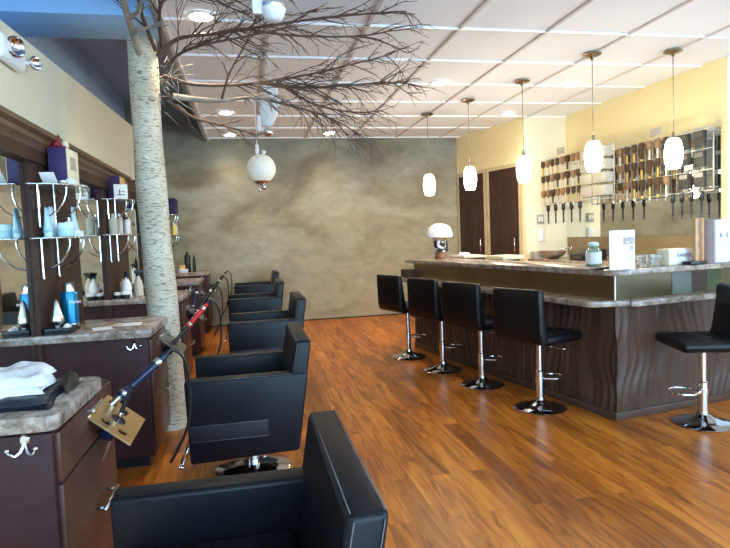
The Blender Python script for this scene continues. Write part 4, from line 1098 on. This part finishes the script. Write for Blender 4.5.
G().prism([(-.14, 0), (.14, 0), (.14, .12), (.05, .13), (-.14, .07)], -.16, .16, axis='y', bev=.012).obj('housing', M['black'], t)
G().box(-.145, -.138, -.10, .10, .02, .055).obj('front_panel', M['gunmetal'], t)
bottle('product_bottle', 'small yellow bottle standing against the backsplash', 'bottle', (4.02, 6.27, .841), .025, .16, M['yellowpl'], .2, M['black'])
o = boxthing('napkin_box', 'grey box on the back counter nearest the doors', 'box', (3.66, 6.93, .841), (.12, .12, .09), M['greybox'])

# wire racks with hair brushes
def wire_rack(name, x, ya, yb, z0, z1, label, standoff):
    t = thing(name, label, 'rack', (x, ya, 0), 0)
    Lr = yb - ya
    g = G()
    for z in (z0, z1): g.tube([(0, 0, z), (0, Lr, z)], .006, 6)
    for y in (0, Lr): g.tube([(0, y, z0), (0, y, z1)], .006, 6)
    g.obj('frame', M['wire'], t)
    g = G(); n = int(Lr / .11)
    for k in range(1, n): g.tube([(0, Lr * k / n, z0), (0, Lr * k / n, z1)], .003, 4)
    for k in range(1, 3): g.tube([(-.006, 0, z0 + (z1 - z0) * k / 3), (-.006, Lr, z0 + (z1 - z0) * k / 3)], .005, 4)
    g.obj('wire_grid', M['wire'], t)
    for y in (.05, Lr - .05):
        for z in (z0 + .03, z1 - .03):
            G().tube([(0, y, z), (standoff, y, z)], .005, 6).obj('wall_bracket', M['wire'], t)
    return t
RX, LX = 4.06, 3.80
RZ = (1.50, 2.06)
wire_rack('wire_rack', RX, 4.46, 5.92, 1.50, 2.06, 'right grey wire rack of hair brushes standing off the mirror', .10)
wire_rack('wire_rack', LX, 5.50, 7.00, 1.52, 2.08, 'left grey wire rack of hair brushes beside the bright return wall', .36)
def brush_proto(head, handle, tip, r, hl):
    t = thing('hair_brush', 'x', 'hair brush', (0, 0, 0), 0)
    G().lathe([(0, 0), (r * .7, -.003), (r * .85, -.012), (r * .85, -.065), (r * .5, -.088), (0, -.094)], 12).obj('bristle_head', M[head], t)
    h = G().lathe([(0, -.09), (.009, -.09), (.011, -.12), (.009, -.09 - hl * .7), (.010, -.09 - hl), (0, -.09 - hl)], 10).obj('handle', M[handle], t)
    G().lathe([(0, -.088 - hl), (.0115, -.09 - hl), (.0115, -.108 - hl), (.007, -.118 - hl), (0, -.12 - hl)], 10).obj('tip', M[tip], h)
    G().tube([(.036, 0, .0), (0, 0, .006), (-.012, 0, .0)], .003, 5).obj('hook', M['steel'], t)
    return t
variants = {'amber-handled round': ('bristle', 'amber', 'white', .030, .10), 'copper-headed round': ('bristle_tan', 'tanplastic', 'white', .033, .09), 'black paddle-shaped': ('black', 'black', 'gunmetal', .026, .12), 'brown round': ('bristle', 'bristle', 'yellowpl', .036, .08)}
protos = {}
rb = random.Random(12)
def put_brush(var, x, y, z, label, group):
    if var not in protos:
        t = brush_proto(*variants[var]); protos[var] = t; t.location = (x, y, z); t['label'] = label; t['group'] = group
        return t
    return dup(protos[var], (x, y, z), None, label, group)
for rack, x, ya, yb, gname in (('right', RX - .035, 4.95, 5.90, 'hair brushes on the right wire rack'), ('left', LX - .035, 6.05, 6.98, 'hair brushes on the left wire rack')):
    rz0 = 1.50 if rack == 'right' else 1.52
    for rn, z in (('top', rz0 + .56), ('middle', rz0 + .3733), ('lower', rz0 + .1867)):
        n = 8
        for k in range(n):
            y = ya + (yb - ya) * (k + .5) / n
            var = ['amber-handled round', 'brown round', 'copper-headed round', 'amber-handled round'][rb.randrange(4)] if rack == 'right' else ['copper-headed round', 'brown round', 'copper-headed round', 'amber-handled round'][rb.randrange(4)]
            put_brush(var, x, y, z - .001, '%s hair brush in the %s row of the %s wire rack' % (var, rn, rack), gname)
    # brushes hanging below the rack
    n = 4 if rack == 'right' else 5
    y0_, y1_ = (4.50, 4.98) if rack == 'right' else (6.0, 6.9)
    for k in range(n):
        put_brush('black paddle-shaped', x, y0_ + (y1_ - y0_) * (k + .5) / n, rz0 - .001, 'black hair brush hanging below the %s wire rack' % rack, gname)
# packs and boxes
for k in range(3):
    for c in range(2):
        t = thing('comb_pack', 'blue-grey comb pack, %s row %s on the right wire rack' % (['top', 'middle', 'lower'][k], ['nearer the camera', 'nearer the brushes'][c]), 'pack', (RX - .03, 4.58 + c * .19, 1.535 + (2 - k) * .18), 0, 'comb packs on the right wire rack')
        G().box(-.018, .018, -.06, .06, 0, .14, bev=.003).obj('pack', M['bluegreybox'], t)
        G().box(-.02, -.018, -.05, .05, .09, .13).obj('header_card', M['gunmetal'], t)
        G().tube([(.0, 0, .135), (.0, 0, .155), (.03, 0, .16)], .003, 5).obj('hook', M['steel'], t)
for k in range(4):
    for c in range(2):
        o = G().box(-.05, .05, -.11, .11, 0, .105, bev=.003).obj('product_box', M['greybox'])
        tag(o, 'grey-white product box, %s, %s stack on the left wire rack' % (['bottom', 'second up', 'third up', 'topmost'][k], ['nearer', 'farther'][c]), 'box', 'grey-white boxes on the left wire rack', (LX - .055, 5.62 + c * .24, 1.55 + k * .135))
t = thing('white_price_card', 'small white price card clipped to the right wire rack', 'card', (RX - .085, 4.66, 1.70))
G().box(-.001, .001, -.05, .05, 0, .04).obj('card', M['white'], t); G().tube([(0, 0, .03), (.03, 0, .045), (.06, 0, .05)], .003, 5).obj('clip', M['steel'], t)
for (x, y, lb) in ((RX, 5.20, 'grey header sign standing on top of the right wire rack'), (LX, 6.55, 'grey header sign standing on top of the left wire rack')):
    z = 2.07 if x == RX else 2.09
    t = thing('header_sign', lb, 'sign', (x, y, z)); G().box(-.002, .002, -.085, .085, .03, .11, bev=.001).obj('sign_face', M['greybox'], t); G().tube([(0, 0, 0), (0, 0, .035)], .004, 6).obj('stem', M['white_metal'], t)

# ------------------------------------------------------------------ camera, world, lights
cam = bpy.data.cameras.new('camera'); co = bpy.data.objects.new('camera', cam); COL.objects.link(co)
cam.sensor_fit = 'HORIZONTAL'; cam.sensor_width = 36; cam.lens = 582 / 730 * 36; cam.clip_start = .05
Rm = ((0.97934917, -0.05041146, 0.19579044), (-0.19841827, -0.05380835, 0.97863929), (-0.03879947, -0.99727797, -0.06269971))
mw = Matrix(((Rm[0][0], -Rm[0][1], -Rm[0][2], 0), (Rm[1][0], -Rm[1][1], -Rm[1][2], 0), (Rm[2][0], -Rm[2][1], -Rm[2][2], 1.2), (0, 0, 0, 1)))
co.matrix_world = mw
S.camera = co
w = bpy.data.worlds.new('daylight'); S.world = w; w.use_nodes = True
w.node_tree.nodes['Background'].inputs['Color'].default_value = (.44, .72, 1.0, 1)
w.node_tree.nodes['Background'].inputs['Strength'].default_value = 8.0
for k, (x0, x1) in enumerate(((-.9, 2.25), (2.55, 5.4))):
    o = lamp('AREA', 'window_daylight', ((x0 + x1) / 2, YF - .06, 1.35), 1, (1, 1, 1), shape='RECTANGLE', size=x1 - x0, size_y=2.36)
    o.data.cycles.is_portal = True
    o.rotation_euler = (R(90), 0, 0)
o = lamp('AREA', 'window_daylight', (XR + .06, -.1, 1.4), 1, (1, 1, 1), shape='RECTANGLE', size=2.1, size_y=2.9)  # portal of the added side window
o.data.cycles.is_portal = True; o.rotation_euler = (0, R(90), 0)
S.view_settings.view_transform = 'Standard'
S.view_settings.look = 'None'
S.view_settings.exposure = 0.42
S.cycles.use_denoising = True
S.cycles.max_bounces = 8
